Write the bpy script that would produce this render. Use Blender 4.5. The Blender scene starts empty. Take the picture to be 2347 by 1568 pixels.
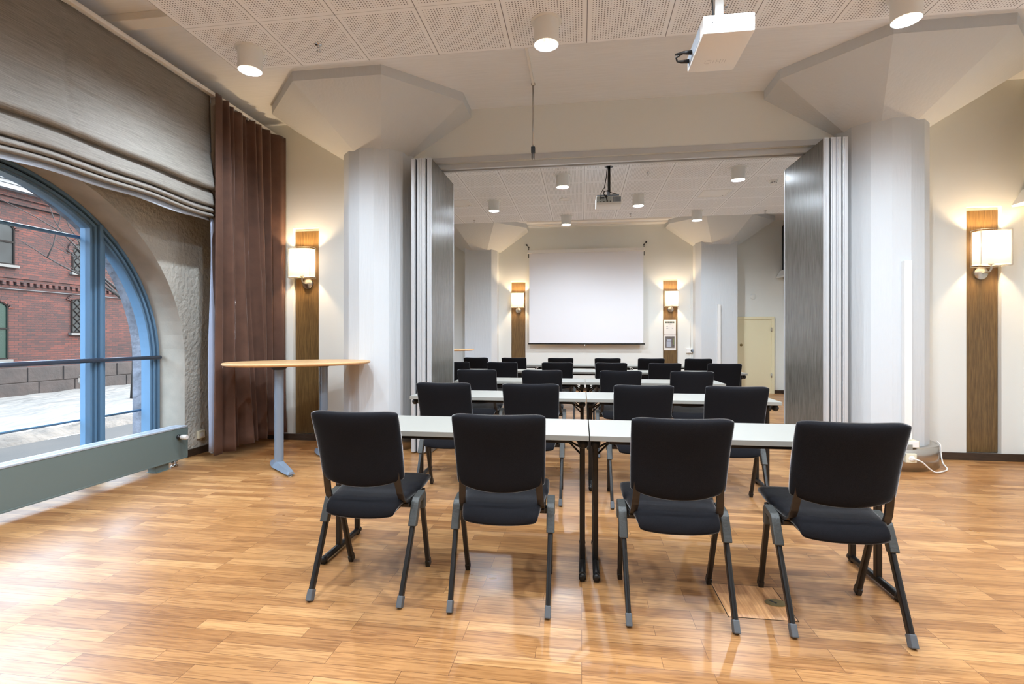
import bpy, bmesh, math, random
from mathutils import Vector, Matrix
random.seed(7)
PI = math.pi
scene = bpy.context.scene
COL = scene.collection

# ------------------------------------------------------------------ helpers
def srgb(r, g, b):
    f = lambda v: (v/255/12.92) if v/255 <= 0.04045 else ((v/255+0.055)/1.055)**2.4
    return (f(r), f(g), f(b), 1.0)

def new_mat(name):
    m = bpy.data.materials.new(name); m.use_nodes = True
    nt = m.node_tree
    return m, nt, nt.nodes['Principled BSDF']

def add_bump(nt, bsdf, scale, strength, detail=3, stretch=None, dist=0.01):
    tc = nt.nodes.new('ShaderNodeTexCoord'); mp = nt.nodes.new('ShaderNodeMapping')
    nz = nt.nodes.new('ShaderNodeTexNoise'); bp = nt.nodes.new('ShaderNodeBump')
    nt.links.new(tc.outputs['Object'], mp.inputs['Vector']); nt.links.new(mp.outputs['Vector'], nz.inputs['Vector'])
    if stretch: mp.inputs['Scale'].default_value = stretch
    nz.inputs['Scale'].default_value = scale; nz.inputs['Detail'].default_value = detail
    bp.inputs['Strength'].default_value = strength; bp.inputs['Distance'].default_value = dist
    nt.links.new(nz.outputs['Fac'], bp.inputs['Height']); nt.links.new(bp.outputs['Normal'], bsdf.inputs['Normal'])
    return nz

def mat(name, col, rough=0.5, metal=0.0, bump=None, sheen=0.0, coat=0.0, vary=None, stretch=None, spec=None):
    m, nt, b = new_mat(name)
    b.inputs['Base Color'].default_value = col; b.inputs['Roughness'].default_value = rough
    b.inputs['Metallic'].default_value = metal
    if sheen: b.inputs['Sheen Weight'].default_value = sheen; b.inputs['Sheen Roughness'].default_value = 0.22
    if coat: b.inputs['Coat Weight'].default_value = coat
    if spec is not None: b.inputs['Specular IOR Level'].default_value = spec
    if bump: add_bump(nt, b, bump[0], bump[1], stretch=stretch, dist=bump[2] if len(bump) > 2 else 0.01)
    if vary:      # (scale, amount)
        tc = nt.nodes.new('ShaderNodeTexCoord'); mp = nt.nodes.new('ShaderNodeMapping'); nz = nt.nodes.new('ShaderNodeTexNoise'); rp = nt.nodes.new('ShaderNodeValToRGB')
        nt.links.new(tc.outputs['Object'], mp.inputs['Vector']); nt.links.new(mp.outputs['Vector'], nz.inputs['Vector'])
        if stretch: mp.inputs['Scale'].default_value = stretch
        nz.inputs['Scale'].default_value = vary[0]; nz.inputs['Detail'].default_value = 5
        a = vary[1]
        rp.color_ramp.elements[0].position = 0.3; rp.color_ramp.elements[1].position = 0.7
        rp.color_ramp.elements[0].color = (col[0]*(1-a), col[1]*(1-a), col[2]*(1-a), 1)
        rp.color_ramp.elements[1].color = (min(1, col[0]*(1+a)), min(1, col[1]*(1+a)), min(1, col[2]*(1+a)), 1)
        nt.links.new(nz.outputs['Fac'], rp.inputs['Fac']); nt.links.new(rp.outputs['Color'], b.inputs['Base Color'])
    return m

def emit_mat(name, col, strength):
    m, nt, b = new_mat(name)
    b.inputs['Base Color'].default_value = (0.9, 0.88, 0.85, 1)
    b.inputs['Emission Color'].default_value = col; b.inputs['Emission Strength'].default_value = strength
    return m

def obj(name, bm, m, parent=None, smooth=False, loc=None):
    me = bpy.data.meshes.new(name)
    bmesh.ops.recalc_face_normals(bm, faces=bm.faces[:])
    bm.to_mesh(me); bm.free()
    if smooth is True:
        for p in me.polygons: p.use_smooth = True
    o = bpy.data.objects.new(name, me); COL.objects.link(o)
    if isinstance(m, (list, tuple)):
        for q in m: me.materials.append(q)
    elif m: me.materials.append(m)
    if smooth == 'auto':
        for p in me.polygons: p.use_smooth = True
        try:
            me.set_sharp_from_angle(angle=math.radians(40))
        except Exception: pass
    if parent: o.parent = parent
    if loc: o.location = loc
    return o

def tag(o, label, cat=None, group=None, kind=None):
    if label: o['label'] = label
    if cat: o['category'] = cat
    if group: o['group'] = group
    if kind: o['kind'] = kind
    return o

def thing(name, label, cat, loc=(0, 0, 0), rz=0.0, group=None):
    o = bpy.data.objects.new(name, None); COL.objects.link(o)
    o.location = loc; o.rotation_euler = (0, 0, rz); o.empty_display_size = 0.1
    return tag(o, label, cat, group)

def struct(name, bm, m, label=None, parent=None, smooth=False):
    o = obj(name, bm, m, parent, smooth)
    if parent is None: tag(o, label, name.split('_')[0], kind='structure')
    return o

CHILDREN = {}
def kids(o): return [c for c in bpy.data.objects if c.parent == o]
def dup_tree(src, loc, rz=None, label=None, group=None, kidmap=None):
    km = kidmap
    r = src.copy(); COL.objects.link(r); r.location = loc
    if rz is not None: r.rotation_euler = (0, 0, rz)
    if label: r['label'] = label
    if group: r['group'] = group
    for ch in km[src.name]:
        c = ch.copy(); COL.objects.link(c); c.parent = r
        for g in km.get(ch.name, []):
            d = g.copy(); COL.objects.link(d); d.parent = c
    return r
def kid_map(root):
    km = {root.name: kids(root)}
    for c in km[root.name]: km[c.name] = kids(c)
    return km

def box(bm, x0, x1, y0, y1, z0, z1, bev=0.0, mi=0, M=None):
    n = bmesh.new()
    vs = [n.verts.new((x, y, z)) for x in (x0, x1) for y in (y0, y1) for z in (z0, z1)]
    for f in ((0, 1, 3, 2), (4, 6, 7, 5), (0, 4, 5, 1), (2, 3, 7, 6), (0, 2, 6, 4), (1, 5, 7, 3)):
        n.faces.new([vs[i] for i in f])
    bmesh.ops.recalc_face_normals(n, faces=n.faces[:])
    if bev > 0:
        bmesh.ops.bevel(n, geom=n.edges[:], offset=bev, segments=2, profile=0.5, affect='EDGES')
    merge(bm, n, mi, M)

def merge(bm, n, mi=0, M=None):
    mp = {}
    for v in n.verts:
        co = v.co if M is None else M @ v.co
        mp[v] = bm.verts.new(co)
    for f in n.faces:
        try:
            g = bm.faces.new([mp[v] for v in f.verts]); g.material_index = mi; g.smooth = f.smooth
        except ValueError: pass
    n.free()

def frames(pts):
    out = []
    n = len(pts)
    prev = None
    for i in range(n):
        t = (pts[min(i+1, n-1)] - pts[max(i-1, 0)])
        t = t.normalized() if t.length > 1e-9 else Vector((0, 0, 1))
        if prev is None:
            a = Vector((1, 0, 0)) if abs(t.x) < 0.9 else Vector((0, 1, 0))
            u = (a - t*a.dot(t)).normalized()
        else:
            u = (prev - t*prev.dot(t)).normalized()
        prev = u
        out.append((t, u, t.cross(u)))
    return out

def tube(bm, pts, r, seg=10, ry=None, mi=0, cap=True, closed=False):
    """round (or oval: r along u, ry along v) tube along points"""
    pts = [Vector(p) for p in pts]
    rs = r if isinstance(r, (list, tuple)) else [r]*len(pts)
    fr = frames(pts); rings = []
    for p, (t, u, v), rr in zip(pts, fr, rs):
        q = rr if ry is None else ry
        rings.append([bm.verts.new(p + u*rr*math.cos(2*PI*k/seg) + v*q*math.sin(2*PI*k/seg)) for k in range(seg)])
    for a, b in zip(rings[:-1], rings[1:]):
        for k in range(seg):
            f = bm.faces.new((a[k], a[(k+1) % seg], b[(k+1) % seg], b[k])); f.material_index = mi; f.smooth = True
    if closed:
        a, b = rings[-1], rings[0]
        for k in range(seg):
            f = bm.faces.new((a[k], a[(k+1) % seg], b[(k+1) % seg], b[k])); f.material_index = mi; f.smooth = True
    elif cap:
        for rg, rev in ((rings[0], True), (rings[-1], False)):
            f = bm.faces.new(rg[::-1] if rev else rg); f.material_index = mi

def ribbon(bm, pts, wx, th, mi=0):
    """flat bar: rectangular section wx along X, th along the in-plane normal; path in a YZ plane"""
    pts = [Vector(p) for p in pts]; rings = []
    n = len(pts)
    for i, p in enumerate(pts):
        t = (pts[min(i+1, n-1)]-pts[max(i-1, 0)]).normalized()
        nn = Vector((1, 0, 0)).cross(t).normalized()
        X = Vector((wx/2, 0, 0)); N = nn*th/2
        rings.append([bm.verts.new(p+s) for s in (-X-N, X-N, X+N, -X+N)])
    for a, b in zip(rings[:-1], rings[1:]):
        for k in range(4):
            f = bm.faces.new((a[k], a[(k+1) % 4], b[(k+1) % 4], b[k])); f.material_index = mi
    bm.faces.new(rings[0][::-1]); bm.faces.new(rings[-1])

def lathe(bm, prof, seg=24, c=(0, 0, 0), mi=0, axis='z', caps=True):
    rings = []
    for r, z in prof:
        ring = []
        for k in range(seg):
            a = 2*PI*k/seg; x, y = r*math.cos(a), r*math.sin(a)
            p = (x, y, z) if axis == 'z' else ((x, z, y) if axis == 'y' else (z, x, y))
            ring.append(bm.verts.new(Vector(p)+Vector(c)))
        rings.append(ring)
    for a, b in zip(rings[:-1], rings[1:]):
        for k in range(seg):
            f = bm.faces.new((a[k], a[(k+1) % seg], b[(k+1) % seg], b[k])); f.material_index = mi; f.smooth = True
    if caps:
        for rg in (rings[0], rings[-1]):
            if (rg[0].co-rg[seg//2].co).length > 1e-6:
                f = bm.faces.new(rg); f.material_index = mi

def prism(bm, poly, z0, z1, mi=0, axis='z', bev=0.0):
    """poly: list of 2D points; axis z: (x,y); axis y: (x,z) extruded along y; axis x: (y,z)"""
    n = bmesh.new()
    def P(a, b, h):
        return (a, b, h) if axis == 'z' else ((a, h, b) if axis == 'y' else (h, a, b))
    lo = [n.verts.new(P(a, b, z0)) for a, b in poly]; hi = [n.verts.new(P(a, b, z1)) for a, b in poly]
    n.faces.new(lo[::-1]); n.faces.new(hi)
    k = len(poly)
    for i in range(k): n.faces.new((lo[i], lo[(i+1) % k], hi[(i+1) % k], hi[i]))
    bmesh.ops.recalc_face_normals(n, faces=n.faces[:])
    if bev: bmesh.ops.bevel(n, geom=n.edges[:], offset=bev, segments=2, profile=0.5, affect='EDGES')
    merge(bm, n, mi)

def seg_bar(bm, a, b, w, h, up=(0, 0, 1), mi=0, bev=0.0):
    """rectangular bar from a to b: w across, h along up"""
    a, b = Vector(a), Vector(b); t = (b-a).normalized(); U = Vector(up); U = (U-t*U.dot(t)).normalized(); S = t.cross(U)
    L = (b-a).length
    M = Matrix((( S.x, U.x, t.x, a.x), (S.y, U.y, t.y, a.y), (S.z, U.z, t.z, a.z), (0, 0, 0, 1)))
    box(bm, -w/2, w/2, -h/2, h/2, 0, L, bev, mi, M)

def grid_surface(bm, f, nu, nv, mi=0, smooth=True, wrap=False):
    vs = [[bm.verts.new(f(i/nu, j/nv)) for j in range(nv+1)] for i in range(nu+1)]
    for i in range(nu):
        for j in range(nv):
            q = bm.faces.new((vs[i][j], vs[i+1][j], vs[i+1][j+1], vs[i][j+1])); q.material_index = mi; q.smooth = smooth
    return vs

def pad(bm, center, normal, th, nu=16, nv=14, edge=2.6):
    """closed cushion: center(u,v), offset along normal(u,v), thickness dying at the rim"""
    g = lambda s: max(0.0, 1-abs(2*s-1)**edge)**(1/edge)
    def ss(s): return 0.5-0.5*math.cos(PI*s)      # denser near the rim
    top = [[None]*(nv+1) for _ in range(nu+1)]; bot = [[None]*(nv+1) for _ in range(nu+1)]
    for i in range(nu+1):
        for j in range(nv+1):
            u, v = ss(i/nu), ss(j/nv)
            c = Vector(center(u, v)); n = Vector(normal(u, v)).normalized()
            e = g(u)*g(v)*th/2
            top[i][j] = bm.verts.new(c+n*e)
            rim = i in (0, nu) or j in (0, nv)
            bot[i][j] = top[i][j] if rim else bm.verts.new(c-n*e)
    for G in (top, bot):
        for i in range(nu):
            for j in range(nv):
                vv = [G[i][j], G[i+1][j], G[i+1][j+1], G[i][j+1]]
                try:
                    f = bm.faces.new(vv); f.smooth = True
                except ValueError: pass

def rot2(x, y, a): return (x*math.cos(a)-y*math.sin(a), x*math.sin(a)+y*math.cos(a))

def light(name, kind, loc, energy, col, parent=None, rot=(0, 0, 0), size=0.05, angle=None, blend=0.5):
    d = bpy.data.lights.new(name, kind); d.energy = energy; d.color = col
    if kind == 'SPOT':
        d.spot_size = angle; d.spot_blend = blend; d.shadow_soft_size = size
    elif kind == 'POINT': d.shadow_soft_size = size
    o = bpy.data.objects.new(name, d); COL.objects.link(o); o.location = loc; o.rotation_euler = rot
    if parent: o.parent = parent
    return o

# ------------------------------------------------------------------ camera (eye 1.23 m, turned 7.9 deg left of the table rows)
H = 1.23; F_PX = 1150.0; TH = math.atan(159.5/F_PX)
cam_d = bpy.data.cameras.new('camera'); cam = bpy.data.objects.new('camera', cam_d); COL.objects.link(cam)
cam.location = (0, 0, H); cam.rotation_euler = (PI/2, 0, TH)
cam_d.sensor_width = 36.0; cam_d.lens = F_PX/2347*36.0; cam_d.shift_y = -(784-773)/2347; cam_d.clip_start = 0.05; cam_d.clip_end = 300
scene.camera = cam
cx_, sx_ = math.cos(TH), math.sin(TH)
def ray(px, py):
    a = (px-1173.5)/F_PX; b = (773-py)/F_PX
    return (a*cx_-sx_, a*sx_+cx_, b)
def atX(px, py, X):
    d = ray(px, py); t = X/d[0]; return (X, d[1]*t, H+d[2]*t)
def atY(px, py, Y):
    d = ray(px, py); t = Y/d[1]; return (d[0]*t, Y, H+d[2]*t)
def atZ(px, py, Z):
    d = ray(px, py); t = (Z-H)/d[2]; return (d[0]*t, d[1]*t, Z)

# ------------------------------------------------------------------ materials
WALL = mat('wall_paint', srgb(226, 228, 224), 0.75, bump=(140, 0.06))
CONC = mat('white_painted_concrete', srgb(208, 213, 217), 0.7, bump=(3.0, 0.35, 0.01), stretch=(12, 12, 1.2))
SLAB = mat('white_painted_slab', srgb(234, 238, 243), 0.75, bump=(3.0, 0.3, 0.01), stretch=(0.5, 14, 1), vary=(5, 0.03))
PLASTER = mat('rough_plaster', srgb(190, 187, 178), 0.9, bump=(26, 0.9, 0.02), vary=(3, 0.12))
REVEAL = mat('smooth_grey_render', srgb(178, 172, 160), 0.85, vary=(6, 0.1), bump=(60, 0.1))
STONE = mat('grey_stone', srgb(110, 112, 120), 0.9, bump=(12, 0.8, 0.03), vary=(7, 0.35))
BLUE = mat('blue_painted_metal', srgb(98, 132, 162), 0.3)
GASKET = mat('dark_gasket', srgb(40, 48, 56), 0.5)
RAILM = mat('grey_blue_tube', srgb(84, 92, 110), 0.35, 0.5)
ALU = mat('satin_aluminium', srgb(200, 203, 206), 0.35, 0.3)
STEEL = mat('brushed_steel', srgb(196, 194, 190), 0.28, 1.0)
CHROME = mat('chrome', srgb(220, 220, 222), 0.1, 1.0)
FABRIC = mat('black_wool_fabric', srgb(31, 31, 34), 1.0, bump=(900, 0.35, 0.002), sheen=0.9, vary=(600, 0.35), spec=0.04)
BLACKM = mat('black_powder_coat', srgb(18, 17, 17), 0.38)
BRONZE = mat('dark_bronze_bar', srgb(40, 34, 30), 0.4, 0.1)
GREYPL = mat('dark_grey_plastic', srgb(66, 69, 68), 0.45, bump=(90, 0.15))
TIP = mat('grey_rubber', srgb(92, 97, 102), 0.6)
TOP = mat('cream_laminate', srgb(168, 158, 137), 0.4)
EDGE = mat('grey_white_edge', srgb(150, 149, 142), 0.45)
BASEB = mat('dark_oak_baseboard', srgb(62, 48, 38), 0.45, vary=(8, 0.3), stretch=(2, 2, 30))
WHITE = mat('white_plastic', srgb(236, 236, 234), 0.4)
LAMPW = mat('lamp_white_lacquer', srgb(226, 228, 226), 0.4)
CREAM = mat('cream_plastic', srgb(226, 220, 196), 0.5)
DOORM = mat('cream_door', srgb(232, 224, 190), 0.5)
RADM = mat('green_grey_enamel', srgb(102, 117, 116), 0.35)
RADT = mat('pale_grey_enamel', srgb(168, 178, 190), 0.35)
BIRCH = mat('birch_edge', srgb(222, 180, 130), 0.4, vary=(30, 0.08), stretch=(1, 1, 12))
GREYMET = mat('blue_grey_lacquered_metal', srgb(134, 148, 164), 0.35, 0.3)
PAPER = mat('paper', srgb(232, 228, 222), 0.7)
GREENINK = mat('dark_green_ink', srgb(58, 66, 44), 0.7)
GREYINK = mat('grey_ink', srgb(150, 146, 142), 0.7)
PICD = mat('photo_dark', srgb(104, 96, 92), 0.6, vary=(40, 0.3))
PICL = mat('photo_light', srgb(170, 176, 190), 0.6)
PICG = mat('photo_green', srgb(120, 130, 90), 0.6)
SCREENM = mat('projection_fabric', srgb(238, 238, 242), 0.8)
DARK = mat('dark_interior', srgb(30, 32, 34), 0.4)
CABLE = mat('black_cable', srgb(28, 28, 30), 0.5)
WCABLE = mat('white_cable', srgb(232, 230, 226), 0.5)
SNOW = mat('snow', srgb(98, 93, 87), 0.8, bump=(1.2, 0.8, 0.15), vary=(0.9, 0.3), stretch=(3, 0.6, 1))
ROAD = mat('wet_asphalt', srgb(46, 39, 32), 0.8, bump=(40, 0.4, 0.01), vary=(1.5, 0.2))
BARK = mat('bark', srgb(30, 25, 22), 0.9, bump=(20, 0.7, 0.02))
BRASS = mat('aged_brass', srgb(150, 134, 92), 0.4, 0.8)
GAP = mat('dark_gap', srgb(44, 30, 20), 0.8)

def wood_mat(name, c0, c1, stretch, rough, scale=4.0, bump=0.12):
    m, nt, b = new_mat(name)
    tc = nt.nodes.new('ShaderNodeTexCoord'); mp = nt.nodes.new('ShaderNodeMapping'); mp.inputs['Scale'].default_value = stretch
    nz = nt.nodes.new('ShaderNodeTexNoise'); nz.inputs['Scale'].default_value = scale; nz.inputs['Detail'].default_value = 8; nz.inputs['Roughness'].default_value = 0.65
    rp = nt.nodes.new('ShaderNodeValToRGB'); rp.color_ramp.elements[0].color = c0; rp.color_ramp.elements[1].color = c1
    rp.color_ramp.elements[0].position = 0.34; rp.color_ramp.elements[1].position = 0.66
    bp = nt.nodes.new('ShaderNodeBump'); bp.inputs['Strength'].default_value = bump; bp.inputs['Distance'].default_value = 0.002
    L = nt.links.new
    L(tc.outputs['Object'], mp.inputs['Vector']); L(mp.outputs['Vector'], nz.inputs['Vector']); L(nz.outputs['Fac'], rp.inputs['Fac'])
    L(rp.outputs['Color'], b.inputs['Base Color']); L(nz.outputs['Fac'], bp.inputs['Height']); L(bp.outputs['Normal'], b.inputs['Normal'])
    b.inputs['Roughness'].default_value = rough
    return m
OAKP = wood_mat('brown_oak_veneer', srgb(86, 64, 36), srgb(122, 96, 58), (28, 28, 1.3), 0.4)
VENEER = wood_mat('grey_stained_veneer', srgb(80, 78, 73), srgb(124, 122, 115), (26, 26, 1.1), 0.27)
BLINDM = wood_mat('grey_linen', srgb(112, 107, 101), srgb(150, 145, 138), (10, 1.2, 60), 0.95, 6.0, 0.3)
LININGM = mat('pale_blind_lining', srgb(176, 186, 200), 0.9)
VELVET = mat('brown_velvet', srgb(88, 62, 50), 0.9, sheen=0.5, vary=(5, 0.2), bump=(60, 0.1, 0.003))
LINING = mat('blue_grey_lining', srgb(168, 180, 206), 0.9)

def floor_mat():
    m, nt, b = new_mat('oak_strip_parquet'); L = nt.links.new; N = nt.nodes.new
    tc = N('ShaderNodeTexCoord')
    br = N('ShaderNodeTexBrick'); br.offset = 0.37; br.offset_frequency = 3; br.squash = 1.0
    br.inputs['Scale'].default_value = 1.0; br.inputs['Brick Width'].default_value = 0.48; br.inputs['Row Height'].default_value = 0.071
    br.inputs['Mortar Size'].default_value = 0.0011; br.inputs['Mortar Smooth'].default_value = 0.3; br.inputs['Bias'].default_value = 0.0
    br.inputs['Color1'].default_value = (0.05, 0.05, 0.05, 1); br.inputs['Color2'].default_value = (0.95, 0.95, 0.95, 1); br.inputs['Mortar'].default_value = (0.4, 0.4, 0.4, 1)
    L(tc.outputs['Object'], br.inputs['Vector'])
    # grain, shifted per strip
    mp = N('ShaderNodeMapping'); mp.inputs['Scale'].default_value = (2.2, 34, 1); L(tc.outputs['Object'], mp.inputs['Vector'])
    add = N('ShaderNodeVectorMath'); add.operation = 'MULTIPLY_ADD'; add.inputs[1].default_value = (37, 37, 37)
    L(br.outputs['Color'], add.inputs[0]); L(mp.outputs['Vector'], add.inputs[2])
    nz = N('ShaderNodeTexNoise'); nz.inputs['Scale'].default_value = 1.6; nz.inputs['Detail'].default_value = 6; nz.inputs['Distortion'].default_value = 1.6
    L(add.outputs['Vector'], nz.inputs['Vector'])
    rp = N('ShaderNodeValToRGB'); e = rp.color_ramp.elements
    e[0].position = 0.0; e[0].color = srgb(158, 110, 66); e[1].position = 1.0; e[1].color = srgb(202, 153, 100)
    q = e.new(0.5); q.color = srgb(181, 131, 81)
    L(br.outputs['Color'], rp.inputs['Fac'])
    rp2 = N('ShaderNodeValToRGB'); g = rp2.color_ramp.elements
    g[0].position = 0.36; g[0].color = (0.56, 0.48, 0.42, 1); g[1].position = 0.56; g[1].color = (1, 1, 1, 1)
    L(nz.outputs['Fac'], rp2.inputs['Fac'])
    mx = N('ShaderNodeMix'); mx.data_type = 'RGBA'; mx.blend_type = 'MULTIPLY'; mx.inputs['Factor'].default_value = 0.75
    L(rp.outputs['Color'], mx.inputs['A']); L(rp2.outputs['Color'], mx.inputs['B'])
    # dark joints
    mj = N('ShaderNodeMix'); mj.data_type = 'RGBA'; mj.inputs['B'].default_value = srgb(110, 72, 44)
    L(br.outputs['Fac'], mj.inputs['Factor']); L(mx.outputs['Result'], mj.inputs['A'])
    L(mj.outputs['Result'], b.inputs['Base Color'])
    # worn patches: roughness
    nw = N('ShaderNodeTexNoise'); nw.inputs['Scale'].default_value = 1.8; nw.inputs['Detail'].default_value = 4
    L(tc.outputs['Object'], nw.inputs['Vector'])
    mr = N('ShaderNodeMapRange'); mr.inputs['From Min'].default_value = 0.3; mr.inputs['From Max'].default_value = 0.7
    mr.inputs['To Min'].default_value = 0.26; mr.inputs['To Max'].default_value = 0.42
    L(nw.outputs['Fac'], mr.inputs['Value']); L(mr.outputs['Result'], b.inputs['Roughness'])
    bp = N('ShaderNodeBump'); bp.inputs['Strength'].default_value = 0.12; bp.inputs['Distance'].default_value = 0.002
    L(nz.outputs['Fac'], bp.inputs['Height']); L(bp.outputs['Normal'], b.inputs['Normal'])
    return m
FLOORM = floor_mat()

def ceiling_mat(name, x0, y0):
    """white perforated 600 x 600 tiles: joints on a grid through (x0, y0)"""
    m, nt, b = new_mat(name); L = nt.links.new; N = nt.nodes.new
    tc = N('ShaderNodeTexCoord'); sp = N('ShaderNodeSeparateXYZ'); L(tc.outputs['Object'], sp.inputs['Vector'])
    def M(op, a, v=None, w=None):
        n = N('ShaderNodeMath'); n.operation = op
        for i, q in enumerate((a, v, w)):
            if q is None: continue
            if isinstance(q, (int, float)): n.inputs[i].default_value = q
            else: L(q, n.inputs[i])
        return n.outputs[0]
    def tilecoord(s, o): return M('MULTIPLY', M('FRACT', M('DIVIDE', M('ADD', s, 60.0-o), 0.6)), 0.6)
    u = tilecoord(sp.outputs['X'], x0); v = tilecoord(sp.outputs['Y'], y0)
    def cell(t): return M('SUBTRACT', M('FRACT', M('DIVIDE', M('SUBTRACT', t, 0.03), 0.02077)), 0.5)
    cu, cv = cell(u), cell(v)
    d = M('SQRT', M('ADD', M('MULTIPLY', cu, cu), M('MULTIPLY', cv, cv)))
    hole = M('LESS_THAN', d, 0.21)
    def inside(t): return M('MULTIPLY', M('GREATER_THAN', t, 0.03), M('LESS_THAN', t, 0.57))
    mask = M('MULTIPLY', hole, M('MULTIPLY', inside(u), inside(v)))
    def joint(t): return M('ADD', M('LESS_THAN', t, 0.0028), M('GREATER_THAN', t, 0.5972))
    jm = M('MINIMUM', M('ADD', joint(u), M('MULTIPLY', joint(v), 0.4)), 1.0)
    m1 = N('ShaderNodeMix'); m1.data_type = 'RGBA'; m1.inputs['A'].default_value = srgb(242, 245, 249); m1.inputs['B'].default_value = srgb(112, 112, 118)
    L(mask, m1.inputs['Factor'])
    m2 = N('ShaderNodeMix'); m2.data_type = 'RGBA'; m2.inputs['B'].default_value = srgb(120, 122, 128)
    L(jm, m2.inputs['Factor']); L(m1.outputs['Result'], m2.inputs['A']); L(m2.outputs['Result'], b.inputs['Base Color'])
    b.inputs['Roughness'].default_value = 0.75
    return m
CEIL1 = ceiling_mat('perforated_tiles_near', 0.04, 4.0)
CEIL2 = ceiling_mat('perforated_tiles_far', 0.04, 10.0)

def glass_mat():
    m = bpy.data.materials.new('window_glass'); m.use_nodes = True; nt = m.node_tree; nt.nodes.clear()
    o = nt.nodes.new('ShaderNodeOutputMaterial'); t = nt.nodes.new('ShaderNodeBsdfTransparent'); g = nt.nodes.new('ShaderNodeBsdfGlossy')
    f = nt.nodes.new('ShaderNodeFresnel'); mx = nt.nodes.new('ShaderNodeMixShader'); f.inputs['IOR'].default_value = 1.12
    t.inputs['Color'].default_value = (0.97, 0.985, 0.98, 1); g.inputs['Roughness'].default_value = 0.0
    nt.links.new(f.outputs['Fac'], mx.inputs['Fac']); nt.links.new(t.outputs[0], mx.inputs[1]); nt.links.new(g.outputs[0], mx.inputs[2]); nt.links.new(mx.outputs[0], o.inputs['Surface'])
    return m
GLASS = glass_mat()

def brick_mat():
    m, nt, b = new_mat('red_brick'); L = nt.links.new; N = nt.nodes.new
    tc = N('ShaderNodeTexCoord'); sp = N('ShaderNodeSeparateXYZ'); cb = N('ShaderNodeCombineXYZ')
    L(tc.outputs['Object'], sp.inputs['Vector']); L(sp.outputs['Y'], cb.inputs['X']); L(sp.outputs['Z'], cb.inputs['Y'])
    br = N('ShaderNodeTexBrick'); br.inputs['Scale'].default_value = 1.0; br.inputs['Brick Width'].default_value = 0.27; br.inputs['Row Height'].default_value = 0.085
    br.inputs['Mortar Size'].default_value = 0.010; br.inputs['Mortar Smooth'].default_value = 0.4; br.inputs['Bias'].default_value = -0.1
    br.inputs['Color1'].default_value = srgb(66, 25, 13); br.inputs['Color2'].default_value = srgb(36, 12, 7); br.inputs['Mortar'].default_value = srgb(14, 9, 8)
    L(cb.outputs['Vector'], br.inputs['Vector'])
    nz = N('ShaderNodeTexNoise'); nz.inputs['Scale'].default_value = 0.9; nz.inputs['Detail'].default_value = 6; L(tc.outputs['Object'], nz.inputs['Vector'])
    rp = N('ShaderNodeValToRGB'); rp.color_ramp.elements[0].position = 0.35; rp.color_ramp.elements[0].color = (0.5, 0.5, 0.52, 1); rp.color_ramp.elements[1].position = 0.6; rp.color_ramp.elements[1].color = (1, 1, 1, 1)
    L(nz.outputs['Fac'], rp.inputs['Fac'])
    mx = N('ShaderNodeMix'); mx.data_type = 'RGBA'; mx.blend_type = 'MULTIPLY'; mx.inputs['Factor'].default_value = 0.8
    L(br.outputs['Color'], mx.inputs['A']); L(rp.outputs['Color'], mx.inputs['B']); L(mx.outputs['Result'], b.inputs['Base Color'])
    bp = N('ShaderNodeBump'); bp.inputs['Strength'].default_value = 0.4; bp.inputs['Distance'].default_value = 0.01; bp.invert = True
    L(br.outputs['Fac'], bp.inputs['Height']); L(bp.outputs['Normal'], b.inputs['Normal'])
    b.inputs['Roughness'].default_value = 0.9
    return m
BRICK = brick_mat()
GRANITE = mat('granite_plinth', srgb(32, 23, 19), 0.85, vary=(2.2, 0.4), bump=(5, 0.5, 0.05))
FASCIA = mat('white_fascia', srgb(112, 113, 116), 0.7)
FASCIA2 = mat('grey_fascia', srgb(84, 83, 84), 0.7)

# ------------------------------------------------------------------ setting
XL, XR, YB, YD, YF = -4.0, 4.36, -5.6, 5.6, 11.65       # left wall, right wall, wall behind the viewpoint, dividing wall, far wall
ZS, ZP = 3.78, 3.55                                     # concrete slab, hung tile ceiling
bm = bmesh.new(); box(bm, XL-0.62, XR+0.1, YB-0.1, YF+0.2, -0.12, 0.0)
struct('floor', bm, FLOORM, 'brown oak strip parquet floor running through both rooms')
bm = bmesh.new(); box(bm, XL-0.62, XR+0.1, YB-0.1, YF+0.2, ZS, ZS+0.15)
struct('ceiling', bm, SLAB, 'white painted board-marked concrete slab above the tile ceilings')
bm = bmesh.new(); box(bm, -2.96, XR-0.003, YB+0.003, 4.0, ZP, ZP+0.022)
struct('ceiling_panel', bm, CEIL1, 'white perforated tile ceiling hung over the nearer room')
bm = bmesh.new(); box(bm, -2.96, XR-0.003, 6.7, 10.0, ZP, ZP+0.022)
o = struct('ceiling_panel', bm, CEIL2, 'white perforated tile ceiling hung over the farther room')

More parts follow.
